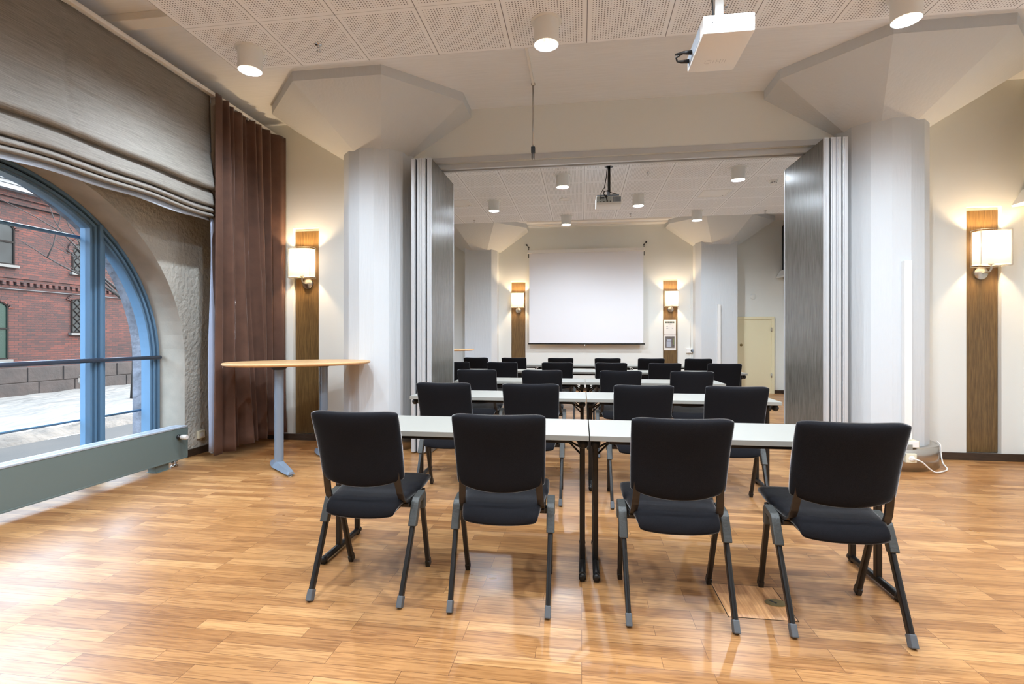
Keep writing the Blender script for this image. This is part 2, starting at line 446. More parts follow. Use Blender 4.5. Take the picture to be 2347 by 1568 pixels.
# --- left wall with arched openings
ARC_R, ARC_Z = 1.62, 0.97
def arch_pts(yc, n=36, r=ARC_R):
    return [(yc + r*math.cos(PI - PI*i/n), ARC_Z + r*math.sin(PI*i/n)) for i in range(n+1)]   # from low y to high y
def wall_with_arches(name, x0, x1, centres, y0, y1, m_in, m_rev, m_out, label):
    """solid between x0 (room face) and x1 (street face)"""
    bm = bmesh.new()
    xm = x0-0.34
    def quad(a, b, c, d, mi):
        f = bm.faces.new([bm.verts.new(p) for p in (a, b, c, d)]); f.material_index = mi
    for X, mi in ((x0, 0), (x1, 2)):
        ycur = y0
        for yc in centres:
            P = arch_pts(yc)
            quad((X, ycur, 0), (X, P[0][0], 0), (X, P[0][0], ZS), (X, ycur, ZS), mi)
            for (ya, za), (yb, zb) in zip(P[:-1], P[1:]):
                quad((X, ya, za), (X, yb, zb), (X, yb, ZS), (X, ya, ZS), mi)
            ycur = P[-1][0]
        quad((X, ycur, 0), (X, y1, 0), (X, y1, ZS), (X, ycur, ZS), mi)
    for yc in centres:
        P = arch_pts(yc); Q = [(P[0][0], 0)] + P + [(P[-1][0], 0)]
        for (ya, za), (yb, zb) in zip(Q[:-1], Q[1:]):
            quad((x0, ya, za), (xm, ya, za), (xm, yb, zb), (x0, yb, zb), 1)
            quad((xm, ya, za), (x1, ya, za), (x1, yb, zb), (xm, yb, zb), 2)
    bmesh.ops.remove_doubles(bm, verts=bm.verts[:], dist=1e-5)
    return struct(name, bm, [m_in, m_rev, m_out], label)
WY = [-3.14, 2.98, 9.1]
wall_with_arches('wall_left', XL, XL-0.6, WY, YB-0.1, YF+0.2, PLASTER, REVEAL, STONE, 'rough grey plastered window wall with deep arched opening')

def ring_path(yc, inset, zlow=0.04, n=36):
    r = ARC_R-inset
    P = [(yc + r*math.cos(PI*i/n), ARC_Z + r*math.sin(PI*i/n)) for i in range(n+1)]
    return [(yc+r, zlow)] + P + [(yc-r, zlow)]
def arch_band(bm, yc, in0, in1, x0, x1, mi=0, zlow=0.04):
    A = ring_path(yc, in0, zlow); B = ring_path(yc, in1, zlow)
    va = [[bm.verts.new((x, *p)) for p in A] for x in (x0, x1)]; vb = [[bm.verts.new((x, *p)) for p in B] for x in (x0, x1)]
    for i in range(len(A)-1):
        for q in ((va[0][i], va[0][i+1], vb[0][i+1], vb[0][i]), (va[1][i], vb[1][i], vb[1][i+1], va[1][i+1]),
                  (va[0][i], va[1][i], va[1][i+1], va[0][i+1]), (vb[0][i], vb[0][i+1], vb[1][i+1], vb[1][i])):
            f = bm.faces.new(q); f.material_index = mi
    for i in (0, len(A)-1):
        f = bm.faces.new((va[0][i], va[1][i], vb[1][i], vb[0][i])); f.material_index = mi
def arched_window(name, yc, label, detail=True):
    t = thing(name, label, 'window', (0, 0, 0)); t['kind'] = 'structure'
    xa, xb = XL-0.28, XL-0.40
    bm = bmesh.new(); arch_band(bm, yc, 0.004, 0.03, xa, xb); arch_band(bm, yc, 0.03, 0.05, xa-0.035, xb, 1); box(bm, xb, xa, yc-ARC_R+0.004, yc+ARC_R-0.004, 0.0, 0.06)
    obj('outer_frame', bm, [BLUE, GASKET], t)
    mull = (yc-0.94, yc+0.94)
    for y in mull:
        bm = bmesh.new(); zt = ARC_Z + math.sqrt((ARC_R-0.03)**2 - (abs(y-yc)+0.02)**2)
        box(bm, xb, xa+0.02, y+0.018 if y > yc else y-0.048, y+0.048 if y > yc else y-0.018, 0.06, zt, 0.004)
        obj('mullion', bm, BLUE, t)
    # sashes: middle light and the two quarter lights
    def light_outline(kind, ins):
        r = ARC_R-0.05-ins
        if kind == 'mid':
            h = 0.94-0.012-ins+0.02
            a = math.acos(h/r); n = 24
            pts = [(yc+r*math.cos(a+(PI-2*a)*i/n), ARC_Z+r*math.sin(a+(PI-2*a)*i/n)) for i in range(n+1)]
            return [(yc+h, 0.07+ins)]+pts+[(yc-h, 0.07+ins)]
        s = 1 if kind == 'hi' else -1
        h = 0.94+0.05+ins
        a = math.acos(h/r); n = 16
        pts = [(yc+s*r*math.cos(a*i/n), ARC_Z+r*math.sin(a*i/n)) for i in range(n+1)]
        return [(yc+s*r, 0.07+ins)]+pts+[(yc+s*h, 0.07+ins)]
    for kind in ('lo', 'mid', 'hi'):
        bm = bmesh.new()
        def band(i0, i1, x0, x1, mi):
            A, B = light_outline(kind, i0), light_outline(kind, i1)
            va = [[bm.verts.new((x, *p)) for p in A] for x in (x0, x1)]; vb = [[bm.verts.new((x, *p)) for p in B] for x in (x0, x1)]
            n = len(A)
            for i in range(n):
                j = (i+1) % n
                for q in ((va[0][i], va[0][j], vb[0][j], vb[0][i]), (va[1][i], vb[1][i], vb[1][j], va[1][j]), (va[0][i], va[1][i], va[1][j], va[0][j]), (vb[0][i], vb[0][j], vb[1][j], vb[1][i])):
                    f = bm.faces.new(q); f.material_index = mi
        band(0.0, 0.022, xa-0.005, xb, 0); band(0.022, 0.03, xa-0.03, xb+0.02, 1); band(0.03, 0.05, xa-0.02, xb, 0)
        s = obj('sash', bm, [BLUE, ALU], t)
        bm = bmesh.new(); O = light_outline(kind, 0.04)
        bm.faces.new([bm.verts.new((xa-0.07, *p)) for p in O])
        obj('pane', bm, GLASS, s)
    bm = bmesh.new(); tube(bm, [(XL-0.25, yc-ARC_R+0.03, 1.025), (XL-0.25, yc+ARC_R-0.03, 1.025)], 0.019, 12)
    obj('hand_rail', bm, RAILM, t)
    for z in (0.49, 2.12):
        h = math.sqrt((ARC_R-0.03)**2-max(0, z-ARC_Z)**2)
        bm = bmesh.new(); tube(bm, [(XL-0.44, yc-h, z), (XL-0.44, yc+h, z)], 0.012 if z < 1 else 0.016, 8)
        obj('bar', bm, BLUE, t)
    return t
arched_window('window_1', WY[1], 'big arched window in pale blue frame behind grey radiator')
arched_window('window_5', WY[0], 'unseen arched window behind the viewpoint, added for daylight fill')  # out of view behind the camera, added to bring more daylight into the foreground
arched_window('window_2', WY[2], 'arched blue framed window lighting the farther room')

# --- walls, with shallow niches for the wood panels
def niche_wall(name, y, x0, x1, niches, label, z1=ZS, depth=0.06, zt=2.535, th=0.16):
    bm = bmesh.new(); cur = x0
    for a, b in niches:
        box(bm, cur, a, y, y+th, 0, z1); box(bm, a, b, y, y+th, zt, z1); box(bm, a, b, y+depth, y+th, 0, zt); cur = b
    box(bm, cur, x1, y, y+th, 0, z1)
    return struct(name, bm, WALL, label)
NL, NR = (-3.425, -3.098), (3.815, 4.128)
niche_wall('wall_back', YD, XL, -2.2, [NL], 'white wall between window wall and round column, with a wood panel niche')
niche_wall('wall_back', YD, 2.85, XR, [NR], 'white wall on the right beyond round column, with a wood panel niche')
FNL, FNR = (-1.635, -1.30), (1.815, 2.135)
niche_wall('wall_far', YF, XL, XR, [FNL, FNR], 'white end wall of the farther room behind the projection screen')
bm = bmesh.new(); box(bm, XR, XR+0.12, YB, YF+0.16, 0, ZS); struct('wall_right', bm, WALL, 'white side wall on the right of both rooms')
bm = bmesh.new(); box(bm, XL, XR, YB-0.12, YB, 0, ZS); struct('wall_rear', bm, WALL, 'white wall behind the viewpoint')
# header over the opening
bm = bmesh.new(); box(bm, -2.3, 2.94, 5.50, 5.72, 3.19, ZS)
struct('wall_header', bm, WALL, 'white header wall spanning between the two column capitals')
bm = bmesh.new()
box(bm, -1.95, 2.6, 5.535, 5.575, 3.135, 3.19, 0.003); box(bm, -1.95, 2.6, 5.625, 5.665, 3.135, 3.19, 0.003); box(bm, -1.95, 2.6, 5.575, 5.625, 3.16, 3.19)
box(bm, -1.95, 2.6, 5.49, 5.5, 3.19, 3.25, 0.002)
struct('trim_1', bm, ALU, 'white aluminium sliding track under the header')

def baseboard(name, x0, x1, y0, y1, label, h=0.075):
    bm = bmesh.new(); box(bm, x0, x1, y0, y1, 0, h, 0.003); return struct(name, bm, BASEB, label)
baseboard('baseboard_back', XL, -2.7, YD-0.014, YD, 'dark oak baseboard left of the round column')
baseboard('baseboard_back', 3.35, XR, YD-0.014, YD, 'dark oak baseboard under the right wood panel')
baseboard('baseboard_left', XL, XL+0.014, 4.61, YD-0.014, 'dark oak baseboard under window wall behind the curtain')
baseboard('baseboard_far', XL, 3.35, YF-0.014, YF, 'dark baseboard along the far end wall')
baseboard('baseboard_far', 4.16, XR, YF-0.014, YF, 'short dark baseboard right of the small cream door')
baseboard('baseboard_right', XR-0.014, XR, YB, YF, 'dark baseboard along the right side wall')

# --- columns with octagonal mushroom capitals
def column(x, y, label, r=0.415):
    bm = bmesh.new(); n = 16
    prism(bm, [(x+r*math.cos(PI/16+2*PI*k/n), y+r*math.sin(PI/16+2*PI*k/n)) for k in range(n)], 0, 3.45)
    c = struct('column', bm, CONC, label)
    def octo(ap, z): 
        R = ap/math.cos(PI/8); return [(x+R*math.cos(PI/8+PI/4*k), y+R*math.sin(PI/8+PI/4*k), z) for k in range(8)]
    bm = bmesh.new(); rings = [[bm.verts.new(p) for p in octo(a, z)] for a, z in ((0.36, 3.245), (1.075, 3.685), (1.075, ZS+0.01))]
    for a, b in zip(rings[:-1], rings[1:]):
        for k in range(8): bm.faces.new((a[k], a[(k+1) % 8], b[(k+1) % 8], b[k]))
    bm.faces.new(rings[0]); bm.faces.new(rings[-1])
    obj('capital', bm, CONC, c)
    return c
CL, CR = (-2.30, 5.55), (2.945, 5.52)
c1 = column(*CL, 'white round concrete column with octagonal capital, beside the curtain')
c2 = column(*CR, 'white round concrete column with octagonal capital, on the right of the opening')
for c, p in ((c1, CL), (c2, CR)):
    bm = bmesh.new(); lathe(bm, [(0.41, 0.0), (0.487, 0.0), (0.487, 0.2), (0.475, 0.212), (0.41, 0.212)], 48, (p[0], p[1], 0), caps=False)
    obj('base_ring', bm, [STEEL], c)
def far_column(poly, cx, label):
    bm = bmesh.new(); prism(bm, poly, 0, 3.40); c = struct('column', bm, CONC, label)
    cy = YF
    bm = bmesh.new(); rings = []
    for ap, z in ((0.42, 3.22), (1.075, 3.685), (1.075, ZS+0.01)):
        R = ap/math.cos(PI/8); rings.append([bm.verts.new((cx+R*math.cos(PI/8+PI/4*k), cy+R*math.sin(PI/8+PI/4*k), z)) for k in range(8)])
    for a, b in zip(rings[:-1], rings[1:]):
        for k in range(8): bm.faces.new((a[k], a[(k+1) % 8], b[(k+1) % 8], b[k]))
    bm.faces.new(rings[0]); bm.faces.new(rings[-1])
    obj('capital', bm, CONC, c)
far_column([(-2.70, 11.7), (-2.66, 11.28), (-2.04, 11.28), (-1.93, 11.42), (-1.93, 11.7)], -2.30, 'white boxed column in the far left corner beyond the partition')
far_column([(2.46, 11.7), (2.46, 11.42), (2.56, 11.28), (3.30, 11.28), (3.34, 11.7)], 2.94, 'white boxed column at the far wall beside the cream door')

# slab trims: flat duct by the blind, conduit to the hanging rod
bm = bmesh.new(); box(bm, XL+0.01, -2.7, 3.49, 3.61, ZS-0.06, ZS, 0.004); struct('trim_2', bm, WHITE, 'flat white duct crossing the slab above the blind')
bm = bmesh.new(); box(bm, -0.492, -0.468, 4.0, 5.02, ZS-0.025, ZS, 0.003); struct('trim_3', bm, WHITE, 'thin white cable trunking on the slab')
bm = bmesh.new(); box(bm, -1.2, 1.9, 11.0, 11.06, ZS-0.03, ZS, 0.003); box(bm, -1.2, 1.9, 11.3, 11.36, ZS-0.03, ZS, 0.003)
struct('trim_4', bm, WHITE, 'white strips on the slab above the projection screen')

# --- far door, door frame
t = thing('door_1', 'small cream door in the far wall right of the boxed column', 'door', (0, 0, 0)); t['kind'] = 'structure'
bm = bmesh.new(); box(bm, 3.40, 4.10, YF-0.03, YF+0.0, 0.0, 1.62, 0.003); obj('door_leaf', bm, DOORM, t)
bm = bmesh.new()
box(bm, 3.34, 3.40, YF-0.045, YF, 0, 1.62, 0.003); box(bm, 4.10, 4.16, YF-0.045, YF, 0, 1.62, 0.003); box(bm, 3.34, 4.16, YF-0.045, YF, 1.62, 1.68, 0.003)
obj('door_frame', bm, DOORM, t)
bm = bmesh.new(); lathe(bm, [(0.0, -0.012), (0.028, -0.012), (0.03, 0.0)], 20, (3.475, YF-0.03, 1.06), axis='y'); obj('door_handle', bm, BRASS, t)
for z in (0.35, 1.35):
    bm = bmesh.new(); tube(bm, [(4.10, YF-0.045, z), (4.10, YF-0.045, z+0.09)], 0.012, 8); obj('hinge', bm, STEEL, t)

# --- dark grilles at the right side wall with splayed sill
def grille(y0, y1, zb, zt, label, n):
    t = thing('window_%d' % n, label, 'window', (0, 0, 0)); t['kind'] = 'structure'
    bm = bmesh.new(); box(bm, 4.315, XR, y0, y1, zb, zt)
    obj('dark_panel', bm, DARK, t)
    bm = bmesh.new()
    k = 0; z = zb+0.02
    while z < zt-0.02:
        seg_bar(bm, (4.311, y0, z), (4.311, y1, z), 0.004, 0.004); z += 0.022
    y = y0+0.01
    while y < y1:
        seg_bar(bm, (4.309, y, zb), (4.309, y, zt), 0.004, 0.004, up=(0, 1, 0)); y += 0.022
    obj('mesh_screen', bm, GREYMET, t)
    bm = bmesh.new(); box(bm, 4.298, XR, y1, y1+0.02, zb, zt, 0.002); box(bm, 4.298, XR, y0-0.02, y0, zb, zt, 0.002); box(bm, 4.298, XR, y0-0.02, y1+0.02, zt, zt+0.02, 0.002)
    obj('frame', bm, BRONZE, t)
    bm = bmesh.new(); prism(bm, [(4.195, zb-0.15), (4.205, zb-0.17), (XR, zb-0.15), (XR, zb), (4.29, zb)], y0-0.1, y1+0.075, axis='y')
    obj('sill', bm, WHITE, t)
grille(4.5, 5.50, 2.68, 3.62, 'dark mesh grille with white sloping sill high on right wall of near room', 3)
grille(10.4, 11.55, 2.68, 3.62, 'dark mesh grille high on the right wall of the farther room', 4)

# ------------------------------------------------------------------ wood panels and sconces
def wood_panel(x0, x1, y, label):
    bm = bmesh.new(); box(bm, x0+0.006, x1-0.004, y-0.02, y, 0.075, 2.505, 0.002)
    return tag(obj('wood_panel', bm, OAKP), label, 'wall panel', 'tall oak panels behind the wall lamps')
wood_panel(*NL, YD+0.06, 'tall oak panel in the niche beside the brown curtain')
wood_panel(*NR, YD+0.06, 'tall oak panel in the niche right of the big right column')
wood_panel(*FNL, YF+0.06, 'tall oak panel in the far wall left of the projection screen')
wood_panel(*FNR, YF+0.06, 'tall oak panel in the far wall carrying two posted sheets')

SHADE = None
def shade_material():
    m = bpy.data.materials.new('lit_lamp_shade'); m.use_nodes = True; nt = m.node_tree; nt.nodes.clear(); N = nt.nodes.new; L = nt.links.new
    o = N('ShaderNodeOutputMaterial'); tr = N('ShaderNodeBsdfTranslucent'); df = N('ShaderNodeBsdfDiffuse'); mx = N('ShaderNodeMixShader'); em = N('ShaderNodeEmission'); ad = N('ShaderNodeAddShader')
    tr.inputs['Color'].default_value = (0.6, 0.54, 0.44, 1); df.inputs['Color'].default_value = (0.55, 0.53, 0.47, 1); mx.inputs['Fac'].default_value = 0.16
    em.inputs['Color'].default_value = (1.0, 0.84, 0.6, 1); em.inputs['Strength'].default_value = 0.12
    L(df.outputs[0], mx.inputs[1]); L(tr.outputs[0], mx.inputs[2]); L(mx.outputs[0], ad.inputs[0]); L(em.outputs[0], ad.inputs[1]); L(ad.outputs[0], o.inputs['Surface'])
    return m
SHADEM = shade_material()
CLEAR = glass_mat(); CLEAR.name = 'clear_acrylic'
def make_sconce(label, loc):
    """origin: wall plate centre; faces -Y. shade .30 wide .34 high in front"""
    t = thing('wall_lamp', label, 'wall lamp', loc, 0, 'wall lamps on the oak panels')
    bm = bmesh.new(); lathe(bm, [(0.0, -0.035), (0.035, -0.034), (0.062, -0.018), (0.066, 0.0)], 28, axis='y'); obj('wall_plate', bm, STEEL, t, 'auto')
    bm = bmesh.new(); tube(bm, [(0, -0.03, 0), (0, -0.09, -0.004), (0.0, -0.125, 0.004), (0, -0.14, 0.03), (0, -0.14, 0.075)], 0.0085, 10)
    lathe(bm, [(0.0, 0.07), (0.022, 0.07), (0.022, 0.10), (0.0, 0.10)], 16, (0, -0.14, 0))
    obj('arm', bm, STEEL, t, 'auto')
    # shade: flattened oval drum, open at top and bottom
    bm = bmesh.new()
    def oval(a, A, B): 
        ca, sa = math.cos(a), math.sin(a); k = 2/3.2
        return (A*math.copysign(abs(ca)**k, ca), -0.14+B*math.copysign(abs(sa)**k, sa))
    n = 40
    for A, B in ((0.146, 0.084),):
        grid_surface(bm, lambda u, v: (*oval(2*PI*u, A, B), 0.07+0.32*v), n, 8)
    bmesh.ops.remove_doubles(bm, verts=bm.verts[:], dist=1e-5)
    obj('shade', bm, SHADEM, t)
    bm = bmesh.new()
    for z in (0.055, 0.405):
        tube(bm, [(*oval(2*PI*k/n, 0.156, 0.094), z) for k in range(n)], 0.0022, 6, closed=True)
    for a in (0.62, PI-0.62, PI+0.62, -0.62):
        p = oval(a, 0.156, 0.094); tube(bm, [(*p, 0.055), (*p, 0.405)], 0.0022, 6)
    for z in (0.075,):
        seg_bar(bm, (-0.15, -0.14, z), (0.15, -0.14, z), 0.004, 0.004)
    obj('outer_frame', bm, STEEL, t)
    bm = bmesh.new(); lathe(bm, [(0.0, 0.10), (0.02, 0.11), (0.028, 0.14), (0.02, 0.17), (0.0, 0.18)], 16, (0, -0.14, 0))
    obj('bulb', bm, emit_mat('lamp_bulb', (1, 0.8, 0.55, 1), 3.0) if 'lamp_bulb' not in bpy.data.materials else bpy.data.materials['lamp_bulb'], t, True)
    return t
SC = [(-3.255, YD+0.04, 1.872, 'lit fabric wall lamp on the oak panel beside the brown curtain'),
      (3.965, YD+0.04, 1.872, 'lit fabric wall lamp on the oak panel at the right edge of the room'),
      (-1.468, YF+0.04, 1.86, 'lit wall lamp on the far panel left of the projection screen'),
      (1.985, YF+0.04, 1.86, 'lit wall lamp above the two posted sheets on the far panel')]
s0 = make_sconce(SC[0][3], SC[0][:3]); km = kid_map(s0)
sconces = [s0]+[dup_tree(s0, s[:3], None, s[3], kidmap=km) for s in SC[1:]]
for s in sconces:
    light('sconce_light', 'POINT', (0, -0.14, 0.27), 13.0, (1.0, 0.70, 0.40), s, size=0.03)

# ------------------------------------------------------------------ partition panels (two stacked each side)
def partition(x0, x1, label, wood_side):
    t = thing('partition_panel', label, 'folding partition', ((x0+x1)/2, 0, 0), 0, 'folding partition panels stacked at the columns')
    w = (x1-x0)/2; y0, y1 = 5.12, 6.08; z0, z1 = 0.012, 3.125
    bm = bmesh.new(); box(bm, -w+0.012, w-0.012, y0+0.03, y1-0.03, z0+0.005, z1-0.005); obj('core', bm, GASKET, t)
    for s in (-1, 1):
        bm = bmesh.new(); box(bm, *(sorted((s*w, s*(w-0.014)))), y0+0.012, y1-0.012, z0, z1, 0.001)
        obj('face', bm, VENEER, t)
    for ya, yb in ((y0, y0+0.032), (y1-0.032, y1)):
        for s in (-1, 1):
            a, b = sorted((s*w, s*(w-0.044)))
            bm = bmesh.new(); box(bm, a-(0.0015 if s < 0 else 0), b+(0.0015 if s > 0 else 0), ya, yb, z0, z1, 0.003)
            ym = ya if ya == y0 else yb
            box(bm, a+0.012, b-0.012, ym-0.006, ym+0.006, z0, z1-0.02, 0.002)
            obj('edge_profile', bm, ALU, t)
    return t
partition(-1.787, -1.682, 'partition panel against the left column, outer of the left pair', 1)
partition(-1.677, -1.572, 'grey veneer partition panel on the left, inner of the pair facing the opening', 1)
partition(2.282, 2.382, 'grey veneer partition panel on the right, inner of the pair facing the opening', -1)
partition(2.387, 2.487, 'partition panel against the right column, outer of the right pair', -1)

# ------------------------------------------------------------------ chairs
def make_chair(label, group):
    t = thing('conference_chair', label, 'chair', (0, 0, 0), 0, group)
    # seat cushion
    def zc(y):
        pts = [(-0.185, 0.395), (-0.165, 0.418), (-0.12, 0.434), (0.0, 0.440), (0.16, 0.450), (0.26, 0.458), (0.305, 0.45), (0.32, 0.438)]
        for (a, p), (b, q) in zip(pts[:-1], pts[1:]):
            if y <= b: 
                k = (y-a)/(b-a); return p+(q-p)*k
        return pts[-1][1]
    def sc(u, v):
        y = -0.185+0.505*v
        w = 0.178+0.036*min(1, max(0, (v-0.05)/0.6))
        s = 2*u-1
        # rounded corners in plan
        e = max(0.0, 1-abs(2*v-1)**7)**(1/7)*0.22+0.78
        yy = y - 0.012*(s*s)*(1 if v > 0.5 else -1.6)
        return (s*w*e, yy, zc(y)+0.006*s*s)
    bm = bmesh.new(); pad(bm, sc, lambda u, v: (0, 0, 1), 0.058, 18, 22, 4.0)
    obj('seat', bm, FABRIC, t)
    bm = bmesh.new(); box(bm, -0.16, 0.16, -0.11, 0.24, 0.398, 0.418, 0.004); obj('seat_shell', bm, BLACKM, t)
    # backrest
    def bc(u, v):
        s = 2*u-1
        zb = 0.526+0.034*abs(s)**2.2; zt = 0.888+0.006*s*s-0.012*abs(s)**10
        z = zb+(zt-zb)*v
        w = 0.203+0.007*v
        e = max(0.0, 1-abs(2*v-1)**14)**(1/14)*0.07+0.93
        y = -0.145-0.105*v + 0.012*math.sin(PI*v) + 0.030*s*s
        return (s*w*e, y, z)
    bm = bmesh.new(); pad(bm, bc, lambda u, v: (0, -1, -0.25), 0.066, 20, 20, 4.0)
    obj('backrest', bm, FABRIC, t)
    for s in (-1, 1):
        bm = bmesh.new()
        P = [(-0.158, 0.66), (-0.140, 0.575), (-0.128, 0.53), (-0.115, 0.49), (-0.096, 0.457), (-0.068, 0.436), (-0.03, 0.426), (0.01, 0.424)]
        ribbon(bm, [(s*(0.172+0.012*min(1, i/4)), y, z) for i, (y, z) in enumerate(P)], 0.03, 0.011)
        obj('back_support', bm, BRONZE, t)
    bm = bmesh.new(); box(bm, -0.222, 0.222, 0.0, 0.04, 0.382, 0.412, 0.005)
    box(bm, -0.20, -0.17, -0.04, 0.22, 0.398, 0.418, 0.004); box(bm, 0.17, 0.20, -0.04, 0.22, 0.398, 0.418, 0.004)
    obj('seat_frame', bm, BRONZE, t)
    for s in (-1, 1):
        X = s*0.226
        # saddle bracket with the rear sleeve
        bm = bmesh.new()
        prism(bm, [(0.075, 0.452), (-0.012, 0.440), (-0.030, 0.425), (-0.082, 0.322), (-0.045, 0.312), (-0.004, 0.392), (0.012, 0.412), (0.052, 0.416), (0.060, 0.36), (0.088, 0.36), (0.092, 0.43)], X-0.019, X+0.019, axis='x', bev=0.0045)
        obj('bracket', bm, GREYPL, t)
        bm = bmesh.new(); seg_bar(bm, (X, -0.010, 0.40), (X*0.965, -0.2085, 0.024), 0.022, 0.035, up=(0, 1, 0), bev=0.008)
        lg = obj('leg', bm, BLACKM, t)
        bm = bmesh.new(); seg_bar(bm, (X*0.967, -0.196, 0.048), (X*0.962, -0.2195, 0.003), 0.026, 0.038, up=(0, 1, 0), bev=0.004)
        obj('foot_tip', bm, TIP, lg)
        bm = bmesh.new(); seg_bar(bm, (X, 0.072, 0.425), (X*0.965, 0.2065, 0.03), 0.022, 0.035, up=(0, 1, 0), bev=0.008)
        lg = obj('leg', bm, BLACKM, t)
        bm = bmesh.new(); seg_bar(bm, (X*0.967, 0.203, 0.04), (X*0.962, 0.2185, 0.003), 0.024, 0.038, up=(0, 1, 0), bev=0.004)
        obj('foot_cap', bm, BLACKM, lg)
    return t
R = math.radians
ordn = ['first', 'second', 'third', 'fourth', 'fifth', 'sixth']
rows = [  # (y of chair centre, [(x, rotation)], row name)
    (2.400, [(-1.035, 0.0), (-0.372, 2.0), (0.414, 1.0), (1.085, -1.8)], 'nearest'),
    (3.870, [(-1.028, 0.0), (-0.374, 1.0), (0.434, 0.5), (1.070, -1.0)], 'second'),
    (5.400, [(-1.094, 0.0), (-0.410, 0.5), (0.393, 0.0), (1.092, -1.0)], 'third'),
    (6.990, [(-1.74, 0.0), (-1.077, 0.5), (-0.325, 0.0), (0.389, 0.0), (1.080, 0.5), (1.834, -2.5)], 'fourth'),
    (8.490, [(-1.765, 0.0), (-1.115, 0.0), (-0.342, 0.0), (0.419, 0.0), (1.105, 0.5), (1.839, -1.0)], 'farthest')]
chair0 = None
for ri, (y, xs, rn) in enumerate(rows):
    for ci, (x, a) in enumerate(xs):
        pos = 'leftmost' if ci == 0 else ('rightmost' if ci == len(xs)-1 else ordn[ci]+' from left')
        lab = f'black fabric chair with dark metal legs, {pos} in the {rn} row of chairs'
        if chair0 is None:
            chair0 = make_chair(lab, 'black conference chairs in rows'); chair_km = kid_map(chair0); chair0.location = (x, y, 0); chair0.rotation_euler = (0, 0, R(a))
        else:
            dup_tree(chair0, (x, y, 0), R(a), lab, kidmap=chair_km)

# ------------------------------------------------------------------ folding tables
TL, TD, TZ = 1.460, 0.50, 0.740
def make_table(label, group):
    """origin: middle of the front (near) edge on the floor"""
    t = thing('folding_table', label, 'table', (0, 0, 0), 0, group)
    bm = bmesh.new(); box(bm, -TL/2+0.0015, TL/2-0.0015, 0, TD, TZ-0.027, TZ, 0.002)
    for f in bm.faces:
        f.material_index = 0 if f.normal.z > 0.9 else 1
    obj('table_top', bm, [TOP, EDGE], t)
    bm = bmesh.new()
    for y in (0.07, 0.43): box(bm, -TL/2+0.10, TL/2-0.10, y-0.012, y+0.012, TZ-0.052, TZ-0.027, 0.002)
    obj('top_rail', bm, BLACKM, t)
    for s in (-1, 1):
        X = s*(TL/2-0.034)
        bm = bmesh.new(); tube(bm, [(X, 0.03, 0.024), (X, 0.47, 0.024)], 0.017, 12)
        ft = obj('foot_bar', bm, BLACKM, t)
        bm = bmesh.new(); lathe(bm, [(0.0, 0.0), (0.0185, 0.0), (0.0185, 0.028), (0.0, 0.028)], 14, (X, 0.022, 0.0235), axis='y')
        box(bm, X-0.012, X+0.012, 0.03, 0.06, 0.0, 0.02)
        obj('end_cap', bm, BLACKM, ft)
        bm = bmesh.new(); lathe(bm, [(0.0, 0.0), (0.0185, 0.0), (0.0185, 0.028), (0.0, 0.028)], 14, (X, 0.45, 0.0235), axis='y')
        box(bm, X-0.012, X+0.012, 0.44, 0.47, 0.0, 0.02)
        obj('end_cap', bm, BLACKM, ft)
        bm = bmesh.new()
        for y in (0.205, 0.225): lathe(bm, [(0.0, 0.0), (0.006, 0.0), (0.006, 0.004), (0.0, 0.004)], 8, (X, y, 0.041))
        obj('bolt', bm, CHROME, ft)
        for y in (0.215, 0.455):
            bm = bmesh.new(); box(bm, X-0.0145, X+0.0145, y-0.016, y+0.016, 0.03, TZ-0.03, 0.005); obj('leg', bm, BLACKM, t)
            bm = bmesh.new()
            for dz in (0.0, 0.05):
                tube(bm, [(X-s*0.012, y-0.012 if dz else y+0.012, 0.60+dz*0.8), (X-s*(0.115+0.02*(dz > 0)), y-0.012 if dz else y+0.012, TZ-0.035)], 0.0055, 8)
            obj('brace', bm, BLACKM, t)
        bm = bmesh.new(); box(bm, X-0.022, X+0.022, 0.185, 0.475, TZ-0.075, TZ-0.027, 0.004); obj('hinge_block', bm, BLACKM, t)
        bm = bmesh.new(); lathe(bm, [(0.0, -0.018), (0.022, -0.018), (0.026, -0.010), (0.026, 0.0), (0.0, 0.0)], 20, (X, 0.195, 0.668), axis='y'); obj('lock_knob', bm, BLACKM, t)
        bm = bmesh.new(); lathe(bm, [(0.0, -0.022), (0.02, -0.022), (0.024, -0.012), (0.024, 0.018), (0.0, 0.018)], 18, (s*(TL/2-0.03), 0.06, TZ-0.052), axis='y'); obj('edge_lock', bm, BLACKM, t)
    return t
trows = [(2.520, [-0.692, 0.770], 'nearest'), (4.030, [-0.692, 0.770], 'second'), (5.510, [-0.692, 0.770], 'third'),
         (7.150, [-1.430, 0.032, 1.494], 'fourth'), (8.700, [-1.430, 0.032, 1.494], 'farthest')]
names2 = ['left table', 'right table']; names3 = ['left table', 'middle table', 'right table']
tab0 = None
for y, xs, rn in trows:
    for i, x in enumerate(xs):
        nm = (names2 if len(xs) == 2 else names3)[i]
        lab = f'narrow cream topped folding table, the {nm} in the {rn} table row'
        if tab0 is None:
            tab0 = make_table(lab, 'folding tables in rows'); tab_km = kid_map(tab0); tab0.location = (x, y, 0)
        else: dup_tree(tab0, (x, y, 0), 0, lab, kidmap=tab_km)

